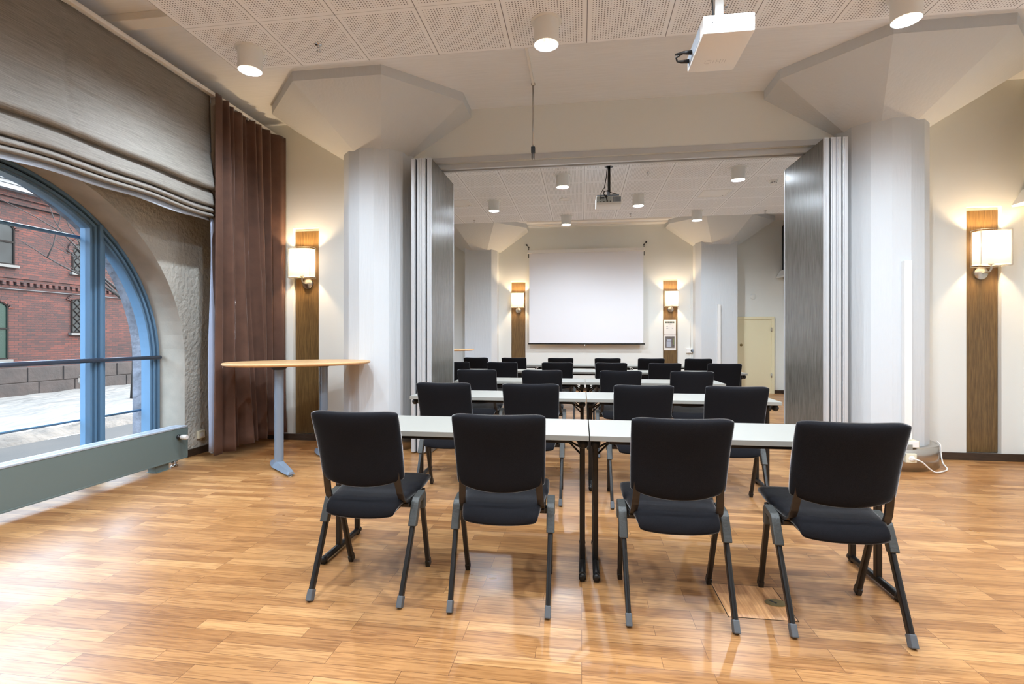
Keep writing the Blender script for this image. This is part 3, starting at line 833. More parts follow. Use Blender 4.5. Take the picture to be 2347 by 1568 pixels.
# ------------------------------------------------------------------ standing tables
def make_bistro(label, loc, rz):
    t = thing('standing_table', label, 'high table', loc, rz, 'oval standing tables')
    bm = bmesh.new(); n = 56; rings = []
    for k, (z, s) in enumerate(((0.957, 0.93), (0.966, 0.985), (0.978, 1.0), (0.986, 0.992), (0.988, 0.98))):
        ring = []
        for i in range(n):
            a = 2*PI*i/n; p = 2/2.5; ca, sa = math.cos(a), math.sin(a)
            ring.append(bm.verts.new((0.68*s*math.copysign(abs(ca)**p, ca), 0.43*s*math.copysign(abs(sa)**p, sa), z)))
        rings.append(ring)
    for a, b in zip(rings[:-1], rings[1:]):
        for i in range(n): 
            f = bm.faces.new((a[i], a[(i+1) % n], b[(i+1) % n], b[i])); f.smooth = True
    bm.faces.new(rings[0][::-1]); bm.faces.new(rings[-1])
    obj('table_top', bm, BIRCH, t)
    for x, y, fa in ((-0.20, -0.22, -42), (0.24, 0.12, -42)):
        bm = bmesh.new(); lathe(bm, [(0.0, 0.05), (0.041, 0.05), (0.041, 0.93), (0.0, 0.93)], 24, (x, y, 0))
        lg = obj('leg', bm, GREYMET, t, 'auto')
        bm = bmesh.new(); lathe(bm, [(0.0, 0.925), (0.05, 0.925), (0.085, 0.957), (0.0, 0.957)], 24, (x, y, 0)); obj('top_bracket', bm, GASKET, lg)
        bm = bmesh.new()
        d = Vector((math.cos(math.radians(fa)-rz), math.sin(math.radians(fa)-rz), 0)); s = Vector((-d.y, d.x, 0))
        for sg in (1, -1):
            L = 0.38 if sg > 0 else 0.20
            pr = [(0.0, 0.062, 0.055), (0.08, 0.052, 0.05), (L-0.03, 0.036, 0.03), (L, 0.028, 0.026)]
            rr = []
            for q, w, h in pr:
                c = Vector((x, y, 0))+d*sg*q
                rr.append([bm.verts.new(c+s*w+Vector((0, 0, 0.02))), bm.verts.new(c-s*w+Vector((0, 0, 0.02))), bm.verts.new(c-s*w*0.55+Vector((0, 0, 0.02+h))), bm.verts.new(c+s*w*0.55+Vector((0, 0, 0.02+h)))])
            for a, b in zip(rr[:-1], rr[1:]):
                for k in range(4): bm.faces.new((a[k], a[(k+1) % 4], b[(k+1) % 4], b[k]))
            bm.faces.new(rr[-1])
        obj('foot', bm, GREYMET, lg)
        bm = bmesh.new()
        for sg in (1, -1):
            c = Vector((x, y, 0))+d*sg*(0.355 if sg > 0 else 0.175)
            lathe(bm, [(0.0, 0.0), (0.02, 0.0), (0.02, 0.008), (0.007, 0.012), (0.007, 0.024), (0.0, 0.024)], 12, c)
        obj('leveller', bm, STEEL, lg)
    return t
bz = math.radians(36)
b0 = make_bistro('oval standing table with birch edge and grey legs beside the brown curtain', (-2.775, 4.65, 0), bz)
dup_tree(b0, (-2.80, 9.80, 0), bz, 'second oval standing table, half hidden behind the left partition', kidmap=kid_map(b0))

# ------------------------------------------------------------------ curtain, rail, roman blind
XRAIL = -3.62
t = thing('curtain_rail', 'long white curtain rail under the slab above window', 'curtain rail', (0, 0, 0))
bm = bmesh.new(); box(bm, XRAIL-0.045, XRAIL-0.005, 1.0, 5.56, 3.60, 3.64, 0.003); box(bm, XRAIL+0.0, XRAIL+0.04, 1.0, 5.56, 3.605, 3.635, 0.003); box(bm, XRAIL-0.03, XRAIL+0.03, 1.0, 5.56, 3.635, 3.645)
obj('track', bm, WHITE, t)
bm = bmesh.new()
for y in (1.3, 2.35, 3.4, 4.45, 5.4): box(bm, XL, XRAIL-0.02, y, y+0.03, 3.612, 3.634, 0.003)
obj('bracket', bm, WHITE, t)

t = thing('roman_blind', 'large grey linen roman blind, half raised over the arched window', 'blind', (0, 0, 0))
BP = [(0.0, 3.60), (0.003, 3.45), (0.006, 3.25), (0.010, 3.055), (0.004, 3.035), (0.012, 2.95), (0.026, 2.82), (0.048, 2.735), (0.058, 2.69), (0.045, 2.668), (0.004, 2.672),
      (0.006, 2.66), (0.022, 2.62), (0.036, 2.56), (0.044, 2.52), (0.036, 2.505), (0.006, 2.508), (0.008, 2.50), (0.030, 2.475), (0.040, 2.458), (0.032, 2.446), (0.006, 2.45), (0.007, 2.443), (0.028, 2.425), (0.034, 2.41), (0.026, 2.40), (0.004, 2.404)]
def blind_pt(u, v):
    y = 1.35+3.13*u
    f = v*(len(BP)-1); i = min(int(f), len(BP)-2); k = f-i
    x = BP[i][0]+(BP[i+1][0]-BP[i][0])*k; z = BP[i][1]+(BP[i+1][1]-BP[i][1])*k
    low = max(0, (3.6-z)/1.2)
    z += low*low*(-0.018*math.sin((y-1.2)*2.1)+0.008*math.sin(y*7.0)) + (0.02*low*low*math.exp(-((y-4.6)/0.4)**2))
    xs = 0.006*math.sin(y*5+z*4)*low
    # stitched vertical seam
    xs -= 0.012*math.exp(-((y-3.07-0.03*low)/0.012)**2)*(1 if z > 2.69 else 0.3)
    return (XRAIL-0.004+x*1.5+xs, y, z)
bm = bmesh.new(); grid_surface(bm, blind_pt, 130, (len(BP)-1)*3)
bl = obj('blind_cloth', bm, BLINDM, t); md = bl.modifiers.new('thickness', 'SOLIDIFY'); md.thickness = 0.004; md.offset = -1
def lining_pt(u, v):
    y = 1.36+3.11*u
    sag = -0.018*math.sin((y-1.2)*2.1)+0.02*math.exp(-((y-4.6)/0.4)**2)+0.006*math.sin(y*9)
    return (XRAIL-0.02+0.02*v, y, 2.43-0.072*v+sag)
bm = bmesh.new(); grid_surface(bm, lining_pt, 90, 4)
bl = obj('lining_hem', bm, LININGM, t); md = bl.modifiers.new('thickness', 'SOLIDIFY'); md.thickness = 0.004
bm = bmesh.new(); box(bm, XRAIL-0.03, XRAIL-0.012, 1.36, 4.46, 2.39, 2.405); obj('bottom_bar', bm, ALU, t)

t = thing('curtain', 'heavy brown velvet curtain gathered in folds beside the blind', 'curtain', (0, 0, 0))
NF = 9
FW = [0.75, 1.5, 0.8, 1.15, 0.7, 1.0, 0.9, 1.25, 1.5]           # uneven fold widths
FC = [0.0]
for q in FW: FC.append(FC[-1]+q)
FC = [q/FC[-1] for q in FC]
FA = [0.03, 0.17, 0.12, 0.15, 0.105, 0.14, 0.12, 0.16, 0.12]
def curtain_pt(u, v):
    z = 3.595 - 3.50*v
    s = u + 0.018*math.sin(2.2*v+6*u)*v*math.sin(PI*u)
    s = min(1.0, max(0.0, s))
    i = 0
    while i < NF-1 and s > FC[i+1]: i += 1
    k = (s-FC[i])/(FC[i+1]-FC[i])
    amp = FA[i]*(0.55+0.6*v)*(1+0.25*math.sin(1.3*i+2.0*v))
    skew = k**(1.25 if i % 2 else 0.85)
    lobe = max(0.0, math.sin(PI*skew))**1.7
    y = 4.405+(5.545-4.405)*s + 0.022*math.sin(2*PI*k)*(1 if i % 3 else -1)*(0.4+0.6*v)
    x = XRAIL-0.005 + amp*lobe
    if i == 0: x = XRAIL+0.115+0.02*k*(1-k)
    if s > 0.84: x += (s-0.84)*0.85
    x += 0.04*v*v*math.sin(PI*s) + 0.012*math.sin(9*s+4*v)*v
    z += -0.012*math.sin(8*s+1.0)*v + 0.035*s*v
    return (x, min(y, 5.572), z)
bm = bmesh.new(); grid_surface(bm, curtain_pt, 260, 40)
cu = obj('curtain_cloth', bm, VELVET, t); md = cu.modifiers.new('thickness', 'SOLIDIFY'); md.thickness = 0.006
bm = bmesh.new()
grid_surface(bm, lambda u, v: (XRAIL+0.0+0.07*u*(0.3+0.7*v), 4.50-0.05*(1-u)*(0.3+0.7*v)+0.012*math.sin(8*v), 2.4-2.30*v), 6, 24)
cu = obj('curtain_lining', bm, LINING, t); md = cu.modifiers.new('thickness', 'SOLIDIFY'); md.thickness = 0.003
for k in range(NF):
    y = 4.53+1.0*(k+0.4)/NF; bm = bmesh.new(); tube(bm, [(XRAIL+0.02, y, 3.585), (XRAIL+0.02, y, 3.604)], 0.006, 6)
    obj('glider', bm, WHITE, t)

# ------------------------------------------------------------------ radiator
t = thing('radiator', 'long low grey green radiator on the floor under arched window', 'radiator', (0, 0, 0))
x0, x1, y0, y1, z0, z1 = -3.905, -3.78, 1.58, 4.38, 0.075, 0.378
bm = bmesh.new(); box(bm, x1-0.012, x1, y0, y1-0.012, z0, z1-0.014, 0.003); box(bm, x0, x0+0.012, y0, y1-0.012, z0, z1-0.014, 0.003)
box(bm, x0+0.02, x1-0.02, y0+0.02, y1-0.03, z0+0.01, z1-0.03)
obj('body', bm, RADM, t)
bm = bmesh.new(); box(bm, x0-0.004, x1+0.004, y0, y1, z1-0.016, z1, 0.004); box(bm, x0+0.05, x0+0.056, y0, y1-0.01, z1-0.001, z1+0.002); box(bm, x1-0.045, x1-0.04, y0, y1-0.01, z1-0.001, z1+0.002)
obj('top_grille', bm, RADT, t)
bm = bmesh.new(); box(bm, x0-0.002, x1+0.003, y1-0.012, y1+0.004, z0-0.006, z1-0.004, 0.003); box(bm, x1-0.002, x1+0.003, y0, y1, z0-0.008, z0+0.006, 0.002)
obj('end_cap', bm, RADM, t)
for y in (1.75, 4.12):
    bm = bmesh.new(); box(bm, x0+0.015, x1-0.03, y-0.075, y+0.075, 0.0, z0+0.01, 0.003); box(bm, x0, x1-0.015, y-0.08, y+0.08, 0, 0.006, 0.002)
    obj('leg', bm, RADM, t)
bm = bmesh.new(); c = (x1, 4.27, 0.285); lathe(bm, [(0.0, 0.0), (0.024, 0.0), (0.024, 0.012), (0.012, 0.016), (0.012, 0.035), (0.0, 0.035)], 18, c, axis='x')
vl = obj('valve', bm, DARK, t)
bm = bmesh.new(); lathe(bm, [(0.0, 0.03), (0.018, 0.03), (0.023, 0.045), (0.0235, 0.08), (0.019, 0.092), (0.0, 0.093)], 22, c, axis='x'); obj('valve_knob', bm, WHITE, vl, 'auto')
bm = bmesh.new()
for y in (4.27, 4.31):
    tube(bm, [(x1-0.06, y, z0+0.01), (x1-0.06, y, 0.0)], 0.008, 10); lathe(bm, [(0.0, 0.0), (0.018, 0.0), (0.018, 0.012), (0.0, 0.016)], 12, (x1-0.06, y, 0))
    lathe(bm, [(0.0, 0.03), (0.013, 0.03), (0.013, 0.05), (0.0, 0.05)], 8, (x1-0.06, y, 0))
obj('pipe', bm, CHROME, t)

# ------------------------------------------------------------------ downlights
REFL = emit_mat('lit_reflector', (1.0, 0.86, 0.64, 1), 1.2)
def reflector_material():
    m, nt, b = new_mat('ribbed_reflector'); b.inputs['Base Color'].default_value = srgb(245, 236, 215); b.inputs['Metallic'].default_value = 0.6; b.inputs['Roughness'].default_value = 0.2
    b.inputs['Emission Color'].default_value = (1.0, 0.88, 0.66, 1); b.inputs['Emission Strength'].default_value = 0.32
    return m
RIB = reflector_material()
def make_downlight(label, loc, group):
    t = thing('downlight', label, 'ceiling light', loc, 0, group)
    bm = bmesh.new(); lathe(bm, [(0.08, -0.003), (0.112, -0.003), (0.115, -0.0), (0.115, 0.0)], 32, caps=False); lathe(bm, [(0.08, -0.006), (0.11, -0.006), (0.113, -0.002)], 32, caps=False)
    obj('flange', bm, LAMPW, t)
    bm = bmesh.new(); lathe(bm, [(0.093, 0.0), (0.091, -0.165), (0.087, -0.17), (0.084, -0.165), (0.084, -0.02), (0.0, -0.02)], 36, caps=False)
    obj('housing', bm, LAMPW, t, 'auto')
    bm = bmesh.new(); n = 32
    prof = [(0.083, -0.160), (0.080, -0.135), (0.070, -0.105), (0.052, -0.08), (0.03, -0.07)]
    rings = []
    for r, z in prof:
        rings.append([bm.verts.new(((r*(1+0.03*(-1)**k))*math.cos(2*PI*k/n), (r*(1+0.03*(-1)**k))*math.sin(2*PI*k/n), z)) for k in range(n)])
    for a, b in zip(rings[:-1], rings[1:]):
        for k in range(n): bm.faces.new((a[k], a[(k+1) % n], b[(k+1) % n], b[k]))
    obj('reflector', bm, RIB, t)
    bm = bmesh.new(); lathe(bm, [(0.0, -0.072), (0.03, -0.072), (0.032, -0.066), (0.0, -0.066)], 20); obj('bulb', bm, REFL, t)
    return t
DL = [(-2.65, 3.72, 'white cylinder downlight near the curtain side of near ceiling', 0), (-0.257, 3.69, 'white cylinder downlight at top centre, left of the near projector', 0), (2.183, 3.74, 'white cylinder downlight above the right column capital', 0),
      (-0.268, 7.223, 'white downlight in the far room nearest the header, left of the far projector', 1), (2.12, 7.218, 'white downlight in the far room nearest the right partition', 1),
      (-1.48, 8.43, 'white downlight in the far room nearest the left partition', 1), (0.919, 8.415, 'white downlight in the far room just right of the far projector', 1),
      (-0.289, 9.64, 'white downlight in the far room right above the screen', 1), (2.10, 9.61, 'white downlight in the far room beside the far right capital', 1)]
HID = [(-1.48, 2.5), (0.92, 2.5), (3.3, 2.5), (-2.65, 1.3), (-0.26, 1.3), (2.14, 1.3), (-1.48, 0.1), (0.92, 0.1), (3.3, 0.1)]
d0 = make_downlight(DL[0][2], (DL[0][0], DL[0][1], ZP), 'cylinder downlights in the tile ceilings'); dkm = kid_map(d0)
lamps = [d0]+[dup_tree(d0, (x, y, ZP), None, l, kidmap=dkm) for x, y, l, k in DL[1:]]
for x, y in HID:
    lamps.append(dup_tree(d0, (x, y, ZP), None, 'white cylinder ceiling downlight overhead, nearer than the picture shows', 'downlights overhead', dkm))
E_DOWN = 54.0
for i, l in enumerate(lamps):
    light('downlight_beam', 'SPOT', (0, 0, -0.155), E_DOWN, (0.80, 0.90, 1.0), l, size=0.035, angle=R(176), blend=0.75)

# ------------------------------------------------------------------ ceiling fittings
def sprinkler(x, y, label):
    t = thing('ceiling_sprinkler', label, 'sprinkler', (x, y, ZP), 0, 'ceiling sprinklers')
    bm = bmesh.new(); lathe(bm, [(0.0, -0.004), (0.026, -0.004), (0.028, 0.0)], 16); obj('flange', bm, CHROME, t)
    bm = bmesh.new(); lathe(bm, [(0.0, 0.0), (0.009, 0.0), (0.009, -0.02), (0.0, -0.022)], 10)
    for s in (-1, 1): tube(bm, [(s*0.007, 0, -0.018), (s*0.013, 0, -0.032), (s*0.003, 0, -0.046)], 0.0022, 6)
    lathe(bm, [(0.0, -0.046), (0.016, -0.047), (0.016, -0.049), (0.0, -0.050)], 12); obj('head', bm, CHROME, t)
for x, y, l in ((-2.065, 3.728, 'small chrome sprinkler beside the curtain side downlight'), (0.924, 7.254, 'small sprinkler between the two nearest far room downlights'),
                (0.909, 9.644, 'tiny sprinkler by the far tile edge right of the screen'), (3.336, 9.751, 'tiny sprinkler by the far tile edge next to the right partition'), (-2.109, 9.758, 'tiny sprinkler by the far tile edge next to the left partition'),
                (0.99, 3.69, 'small sprinkler behind the pole of the near projector')):
    sprinkler(x, y, l)
t = thing('smoke_detector', 'round white smoke detector on far ceiling beside the right partition', 'smoke detector', (2.816, 7.894, ZP))
bm = bmesh.new(); lathe(bm, [(0.062, 0.0), (0.062, -0.018), (0.05, -0.024), (0.0, -0.024)], 24); obj('base', bm, WHITE, t, 'auto')
bm = bmesh.new(); lathe(bm, [(0.043, -0.024), (0.043, -0.04), (0.03, -0.052), (0.0, -0.052)], 24); hd = obj('sensor_head', bm, WHITE, t, 'auto')
bm = bmesh.new()
for k in range(8):
    a = 2*PI*k/8; M_ = Matrix.Translation((0.0425*math.cos(a), 0.0425*math.sin(a), -0.033)) @ Matrix.Rotation(a, 4, 'Z'); box(bm, -0.002, 0.002, -0.009, 0.009, -0.004, 0.004, 0, 0, M_)
obj('vent_slot', bm, DARK, hd)
bm = bmesh.new(); lathe(bm, [(0.105, 0.0), (0.103, -0.006), (0.085, -0.008), (0.082, -0.004), (0.0, -0.004)], 28, (-0.269, 8.487, ZP))
tag(obj('ceiling_speaker', bm, WHITE), 'flat round white ceiling speaker between the far downlights', 'speaker')
def hatch(x, y, w, d, label):
    t = thing('ceiling_hatch', label, 'hatch', (x, y, ZP), 0, 'white service hatches in the far ceiling')
    bm = bmesh.new()
    for a in ((-w/2, w/2, -d/2, -d/2+0.02), (-w/2, w/2, d/2-0.02, d/2), (-w/2, -w/2+0.02, -d/2+0.02, d/2-0.02), (w/2-0.02, w/2, -d/2+0.02, d/2-0.02)): box(bm, *a, -0.006, 0.0, 0.001)
    obj('frame', bm, WHITE, t)
    bm = bmesh.new(); box(bm, -w/2+0.024, w/2-0.024, -d/2+0.024, d/2-0.024, -0.004, 0.0, 0.001); obj('door', bm, WHITE, t)
    bm = bmesh.new(); lathe(bm, [(0.0, -0.006), (0.008, -0.006), (0.008, -0.004), (0.0, -0.004)], 10, (w/2-0.06, d/2-0.06, 0)); obj('lock', bm, DARK, t)
hatch(2.124, 8.457, 0.44, 0.40, 'white square hatch in far ceiling between two right hand downlights')
hatch(-2.12, 8.49, 0.44, 0.40, 'white square hatch in far ceiling cut off by the left partition')

# hanging rod for a pull-down screen
t = thing('hanging_rod', 'thin grey rod with dark hook hanging in front of the header', 'rod', (-0.482, 5.02, 0))
bm = bmesh.new(); tube(bm, [(0, 0, ZS), (0, 0, 3.13)], 0.009, 10); lathe(bm, [(0.0, 3.76), (0.02, 3.76), (0.02, ZS), (0.0, ZS)], 12); obj('rod', bm, STEEL, t)
bm = bmesh.new(); box(bm, -0.02, 0.02, -0.02, 0.02, 3.08, 3.14, 0.003); box(bm, -0.014, -0.006, -0.03, 0.02, 3.02, 3.09, 0.002); box(bm, 0.004, 0.012, -0.03, 0.02, 3.02, 3.09, 0.002)
obj('hook', bm, DARK, t)

# ------------------------------------------------------------------ projectors
t = thing('projector', 'white projector on ceiling pole, the big nearer one', 'projector', (0.825, 3.19, 2.953), 0, 'ceiling projectors')
w, d, h = 0.142, 0.215, 0.108
bm = bmesh.new(); prism(bm, [(-w, -d), (w, -d), (w+0.004, d), (-w, d)], 0.0, h, bev=0.012); body = obj('body', bm, WHITE, t, 'auto')
bm = bmesh.new()
for i in range(22):
    for j in range(7):
        box(bm, -0.055+i*0.0075, -0.055+i*0.0075+0.004, -d-0.0015, -d+0.002, 0.022+j*0.010, 0.022+j*0.010+0.006)
obj('vent_grille', bm, mat('pale_grey_vent', srgb(206, 208, 210), 0.6), body)
bm = bmesh.new(); lathe(bm, [(0.0, -0.003), (0.003, -0.003), (0.003, 0.0)], 8, (-0.09, -d, 0.06), axis='y'); obj('indicator', bm, DARK, body)
bm = bmesh.new()    # faint moulded lettering strokes on the underside
for q in ((-0.055, 0.07, -0.03, 0.07), (-0.055, 0.11, -0.03, 0.11), (-0.06, 0.075, -0.06, 0.105), (-0.025, 0.075, -0.025, 0.105), (-0.01, 0.07, -0.01, 0.11), (0.008, 0.07, 0.008, 0.11), (0.03, 0.07, 0.03, 0.11), (0.008, 0.09, 0.03, 0.09), (0.045, 0.07, 0.045, 0.11), (0.06, 0.07, 0.06, 0.11)):
    a, b = Vector((q[0], q[1], -0.0004)), Vector((q[2], q[3], -0.0004)); seg_bar(bm, a, b, 0.0035, 0.0012)
obj('moulded_lettering', bm, mat('faint_emboss', srgb(214, 214, 214), 0.5), body)
bm = bmesh.new(); box(bm, -w-0.002, -w+0.004, -0.14, 0.17, 0.015, 0.09, 0.001); obj('connector_panel', bm, mat('pale_blue_grey', srgb(176, 190, 206), 0.5), body)
bm = bmesh.new(); box(bm, -0.03, 0.03, -0.05, 0.05, h, h+0.02, 0.003)
for a in (0.4, 2.2, 3.6, 5.2): seg_bar(bm, (0, 0, h+0.012), (0.10*math.cos(a), 0.10*math.sin(a), h+0.006), 0.018, 0.008)
lathe(bm, [(0.0, h+0.02), (0.022, h+0.02), (0.022, h+0.05), (0.0, h+0.05)], 14, (0.08, 0.03, 0))
obj('mount', bm, WHITE, t)
bm = bmesh.new(); box(bm, -0.028, 0.022, -0.025, 0.025, h+0.01, ZP-2.953, 0.003); obj('pole', bm, LAMPW, t)
bm = bmesh.new(); lathe(bm, [(0.06, ZP-2.953-0.008), (0.06, ZP-2.953), (0.0, ZP-2.953)], 20); obj('ceiling_plate', bm, WHITE, t)
bm = bmesh.new(); tube(bm, [(-0.045, -0.02, ZP-2.953), (-0.045, -0.02, 0.35), (-0.04, -0.03, 0.2), (-0.035, -0.03, 0.12)], 0.005, 8)
tube(bm, [(0.04, 0.0, h+0.04), (-0.03, -0.02, h+0.05), (-0.09, 0.0, h+0.02), (-0.12, 0.03, h)], 0.004, 8)
tube(bm, [(-w, 0.075, 0.06), (-w-0.05, 0.075, 0.062), (-w-0.10, 0.08, 0.055)], [0.014, 0.010, 0.006], 8)
tube(bm, [(-w, 0.15, 0.045), (-w-0.05, 0.15, 0.045), (-w-0.075, 0.15, 0.05), (-w-0.085, 0.13, 0.062), (-w-0.07, 0.10, 0.06), (-w-0.05, 0.075, 0.06)], [0.013, 0.010, 0.006, 0.006, 0.006, 0.006], 8)
obj('cable', bm, CABLE, t)

t = thing('projector', 'white projector on dark ceiling pole in the far room, seen from behind', 'projector', (0.365, 6.93, 3.03), 0, 'ceiling projectors')
w, d, h = 0.172, 0.15, 0.115
bm = bmesh.new(); prism(bm, [(-w, -0.02), (w, -0.02), (w, 0.28), (-w, 0.28)], 0.0, h, bev=0.01); body = obj('body', bm, WHITE, t, 'auto')
bm = bmesh.new(); box(bm, -w+0.012, 0.04, -0.024, -0.018, 0.03, h-0.01, 0.001); pn = obj('connector_panel', bm, mat('pale_green_grey', srgb(188, 198, 200), 0.5), body)
bm = bmesh.new()
for x, z, a in ((-0.15, 0.038, 0.006), (-0.11, 0.038, 0.008), (-0.065, 0.038, 0.008), (-0.02, 0.04, 0.010), (0.02, 0.04, 0.008), (-0.10, 0.06, 0.004), (-0.085, 0.06, 0.004), (-0.07, 0.06, 0.004)): box(bm, x-a, x+a, -0.028, -0.022, z-0.005, z+0.005)
box(bm, -0.11, -0.06, -0.027, -0.022, 0.078, 0.098)
obj('ports', bm, DARK, body)
bm = bmesh.new()
for i in range(11): box(bm, 0.05+i*0.0105, 0.05+i*0.0105+0.006, -0.026, -0.018, 0.032, h-0.015)
obj('vent_grille', bm, GREYMET, body)
bm = bmesh.new(); box(bm, -0.16, 0.14, 0.0, 0.02, h+0.005, h+0.02, 0.002); box(bm, -0.02, 0.02, -0.02, 0.04, h, h+0.06, 0.003); obj('mount', bm, GREYMET, t)
bm = bmesh.new(); tube(bm, [(0.005, 0.01, h+0.05), (0.005, 0.01, ZP-3.03)], 0.019, 14); lathe(bm, [(0.05, ZP-3.03-0.008), (0.05, ZP-3.03), (0.0, ZP-3.03)], 16, (0.005, 0.01, 0)); obj('pole', bm, BLACKM, t)
bm = bmesh.new()
tube(bm, [(-0.02, -0.01, ZP-3.03), (-0.035, -0.02, 0.36), (-0.06, -0.03, 0.22), (-0.085, -0.03, 0.19), (-0.06, -0.035, 0.175), (-0.02, -0.03, 0.18), (0.0, -0.02, 0.2)], 0.006, 8)
tube(bm, [(-0.06, -0.03, 0.18), (-0.07, -0.04, 0.14), (-0.05, -0.05, 0.10), (-0.02, -0.05, 0.095), (-0.03, -0.045, 0.115), (-0.06, -0.045, 0.12), (-0.03, -0.045, 0.08), (-0.02, -0.03, 0.04)], 0.008, 8)
tube(bm, [(-0.02, -0.03, 0.18), (0.04, -0.03, 0.15), (0.11, -0.01, 0.135)], 0.006, 8)
tube(bm, [(-0.085, -0.03, 0.185), (-0.11, -0.04, 0.14), (-0.115, -0.03, 0.06)], 0.004, 8)
obj('cable', bm, CABLE, t)

# ------------------------------------------------------------------ screen and sheets on the far wall
YSC = 11.50
t = thing('projection_screen', 'white pull-down projection screen on the far wall', 'projection screen', (0, 0, 0))
bm = bmesh.new(); box(bm, -1.195, 1.365, YSC-0.002, YSC+0.002, 1.085, 3.17); obj('screen_sheet', bm, SCREENM, t)
bm = bmesh.new(); box(bm, -1.235, 1.395, YSC-0.02, YSC+0.07, 3.155, 3.235, 0.01); obj('housing', bm, WHITE, t)
bm = bmesh.new(); tube(bm, [(-1.22, YSC, 1.08), (1.40, YSC, 1.08)], 0.015, 10); obj('bottom_bar', bm, BLACKM, t)
bm = bmesh.new(); tube(bm, [(0.07, YSC-0.01, 1.065), (0.07, YSC-0.01, 1.03)], 0.012, 8); obj('pull_tab', bm, WHITE, t)
for s, x in ((-1, -1.21), (1, 1.385)):
    bm = bmesh.new(); tube(bm, [(x, YSC+0.03, 3.23), (x+0.0*s, YSC+0.06, 3.31), (x+s*0.06, YF, 3.38)], 0.008, 8)
    lathe(bm, [(0.0, -0.012), (0.02, -0.012), (0.02, 0.0), (0.0, 0.0)], 10, (x+s*0.06, YF, 3.38), axis='y'); lathe(bm, [(0.0, -0.015), (0.016, -0.015), (0.016, 0.0), (0.0, 0.0)], 10, (x, YSC+0.06, 3.31), axis='y')
    tube(bm, [(x, YSC+0.02, 3.16), (x, YSC+0.02, 3.06)], 0.008, 8)
    obj('wall_bracket', bm, DARK, t)
ys = YF+0.038
def sheet(z0, z1, label):
    t = thing('posted_sheet', label, 'sheet', (1.972, ys, z0), 0, 'posted sheets on the far oak panel')
    bm = bmesh.new(); box(bm, -0.13, 0.13, -0.003, 0.0, 0, z1-z0); obj('paper', bm, PAPER, t); return t
t = sheet(1.285, 1.625, 'white printed sheet with a green heading, below the far right wall lamp')
bm = bmesh.new()
x = -0.10
for wd in (0.028, 0.022, 0.03, 0.022, 0.026, 0.018, 0.024):
    box(bm, x, x+wd, -0.0045, -0.002, 0.262, 0.300); x += wd+0.004
obj('heading', bm, GREENINK, t)
bm = bmesh.new()
for a, b, z in ((-0.03, 0.03, 0.235), (-0.08, -0.035, 0.195), (0.05, 0.075, 0.195), (-0.08, -0.045, 0.182), (-0.08, -0.03, 0.15), (0.04, 0.07, 0.15), (-0.08, -0.04, 0.137), (0.045, 0.07, 0.137)):
    box(bm, a, b, -0.0045, -0.002, z, z+0.006)
obj('small_print', bm, GREYINK, t)
t = sheet(0.935, 1.275, 'framed sheet with a dark room photograph, lower of the two on far panel')
bm = bmesh.new(); box(bm, -0.10, 0.10, -0.005, -0.002, 0.055, 0.315); ph = obj('photograph', bm, PICD, t)
bm = bmesh.new(); box(bm, -0.075, 0.03, -0.0065, -0.004, 0.07, 0.20); box(bm, -0.07, 0.03, -0.0065, -0.004, 0.21, 0.255); obj('light_area', bm, PICL, ph)
bm = bmesh.new(); box(bm, 0.07, 0.09, -0.0065, -0.004, 0.12, 0.27); obj('green_area', bm, PICG, ph)

# wall box and pull cord beside the far column, round wall cover
t = thing('wall_box', 'small white control box on the far wall beside the boxed column', 'control box', (2.43, YF, 0.94))
bm = bmesh.new(); box(bm, -0.12, 0.0, -0.05, 0.0, -0.06, 0.04, 0.004); obj('housing', bm, WHITE, t)
bm = bmesh.new(); lathe(bm, [(0.0, 0.0), (0.035, 0.0), (0.035, 0.03), (0.0, 0.03)], 16, (0.01, -0.05, -0.01), axis='y'); obj('dial', bm, GREYMET, t)
bm = bmesh.new(); tube(bm, [(-0.02, -0.02, -0.05), (-0.03, -0.02, -0.85)], 0.005, 6); tube(bm, [(-0.02, -0.01, 0.04), (-0.02, -0.01, 1.7)], 0.004, 6); obj('cable', bm, WCABLE, t)
bm = bmesh.new(); lathe(bm, [(0.0, -0.006), (0.058, -0.006), (0.062, 0.0)], 24, (3.735, YF, 2.12), axis='y')
tag(obj('wall_cover', bm, WALL), 'faint round cover plate on the far wall above the cream door', 'cover plate')

# ------------------------------------------------------------------ ducts, sockets, cord
def duct(x, y, z0, z1, label):
    bm = bmesh.new(); box(bm, x-0.032, x+0.032, y-0.05, y, z0, z1, 0.004)
    return tag(obj('cable_duct', bm, WHITE), label, 'cable duct', 'vertical cable ducts on the columns')
duct(2.973, CR[1]-0.407, 0.288, 1.935, 'narrow cream cable duct running up the right round column')
duct(2.915, 11.28, 0.0, 1.935, 'narrow cream cable duct on the far boxed column')
def socket(loc, axis, label, two=False):
    t = thing('wall_socket', label, 'socket', loc, {'x': PI/2, 'y': 0}[axis])
    bm = bmesh.new(); box(bm, -0.045, 0.045, -0.03, 0.0, -0.042, 0.042, 0.005); obj('cover_plate', bm, CREAM, t)
    bm = bmesh.new()
    lathe(bm, [(0.026, -0.031), (0.022, -0.028), (0.0, -0.028)], 20, (0, 0, 0), axis='y'); c = obj('outlet', bm, WHITE, t)
    bm = bmesh.new()
    for s in (-1, 1): lathe(bm, [(0.0, -0.0305), (0.004, -0.0305), (0.004, -0.026), (0.0, -0.026)], 8, (s*0.0095, 0, 0), axis='y')
    obj('pin_hole', bm, DARK, c)
    return t
socket((XL, 4.80, 0.205), 'x', 'cream wall socket on the rough plaster between radiator and curtain')
socket((2.965, CR[1]-0.485, 0.13), 'y', 'cream socket on the steel ring of the right column')
t = thing('junction_box', 'small cream junction box above the socket on right column', 'junction box', (2.99, CR[1]-0.44, 0.25))
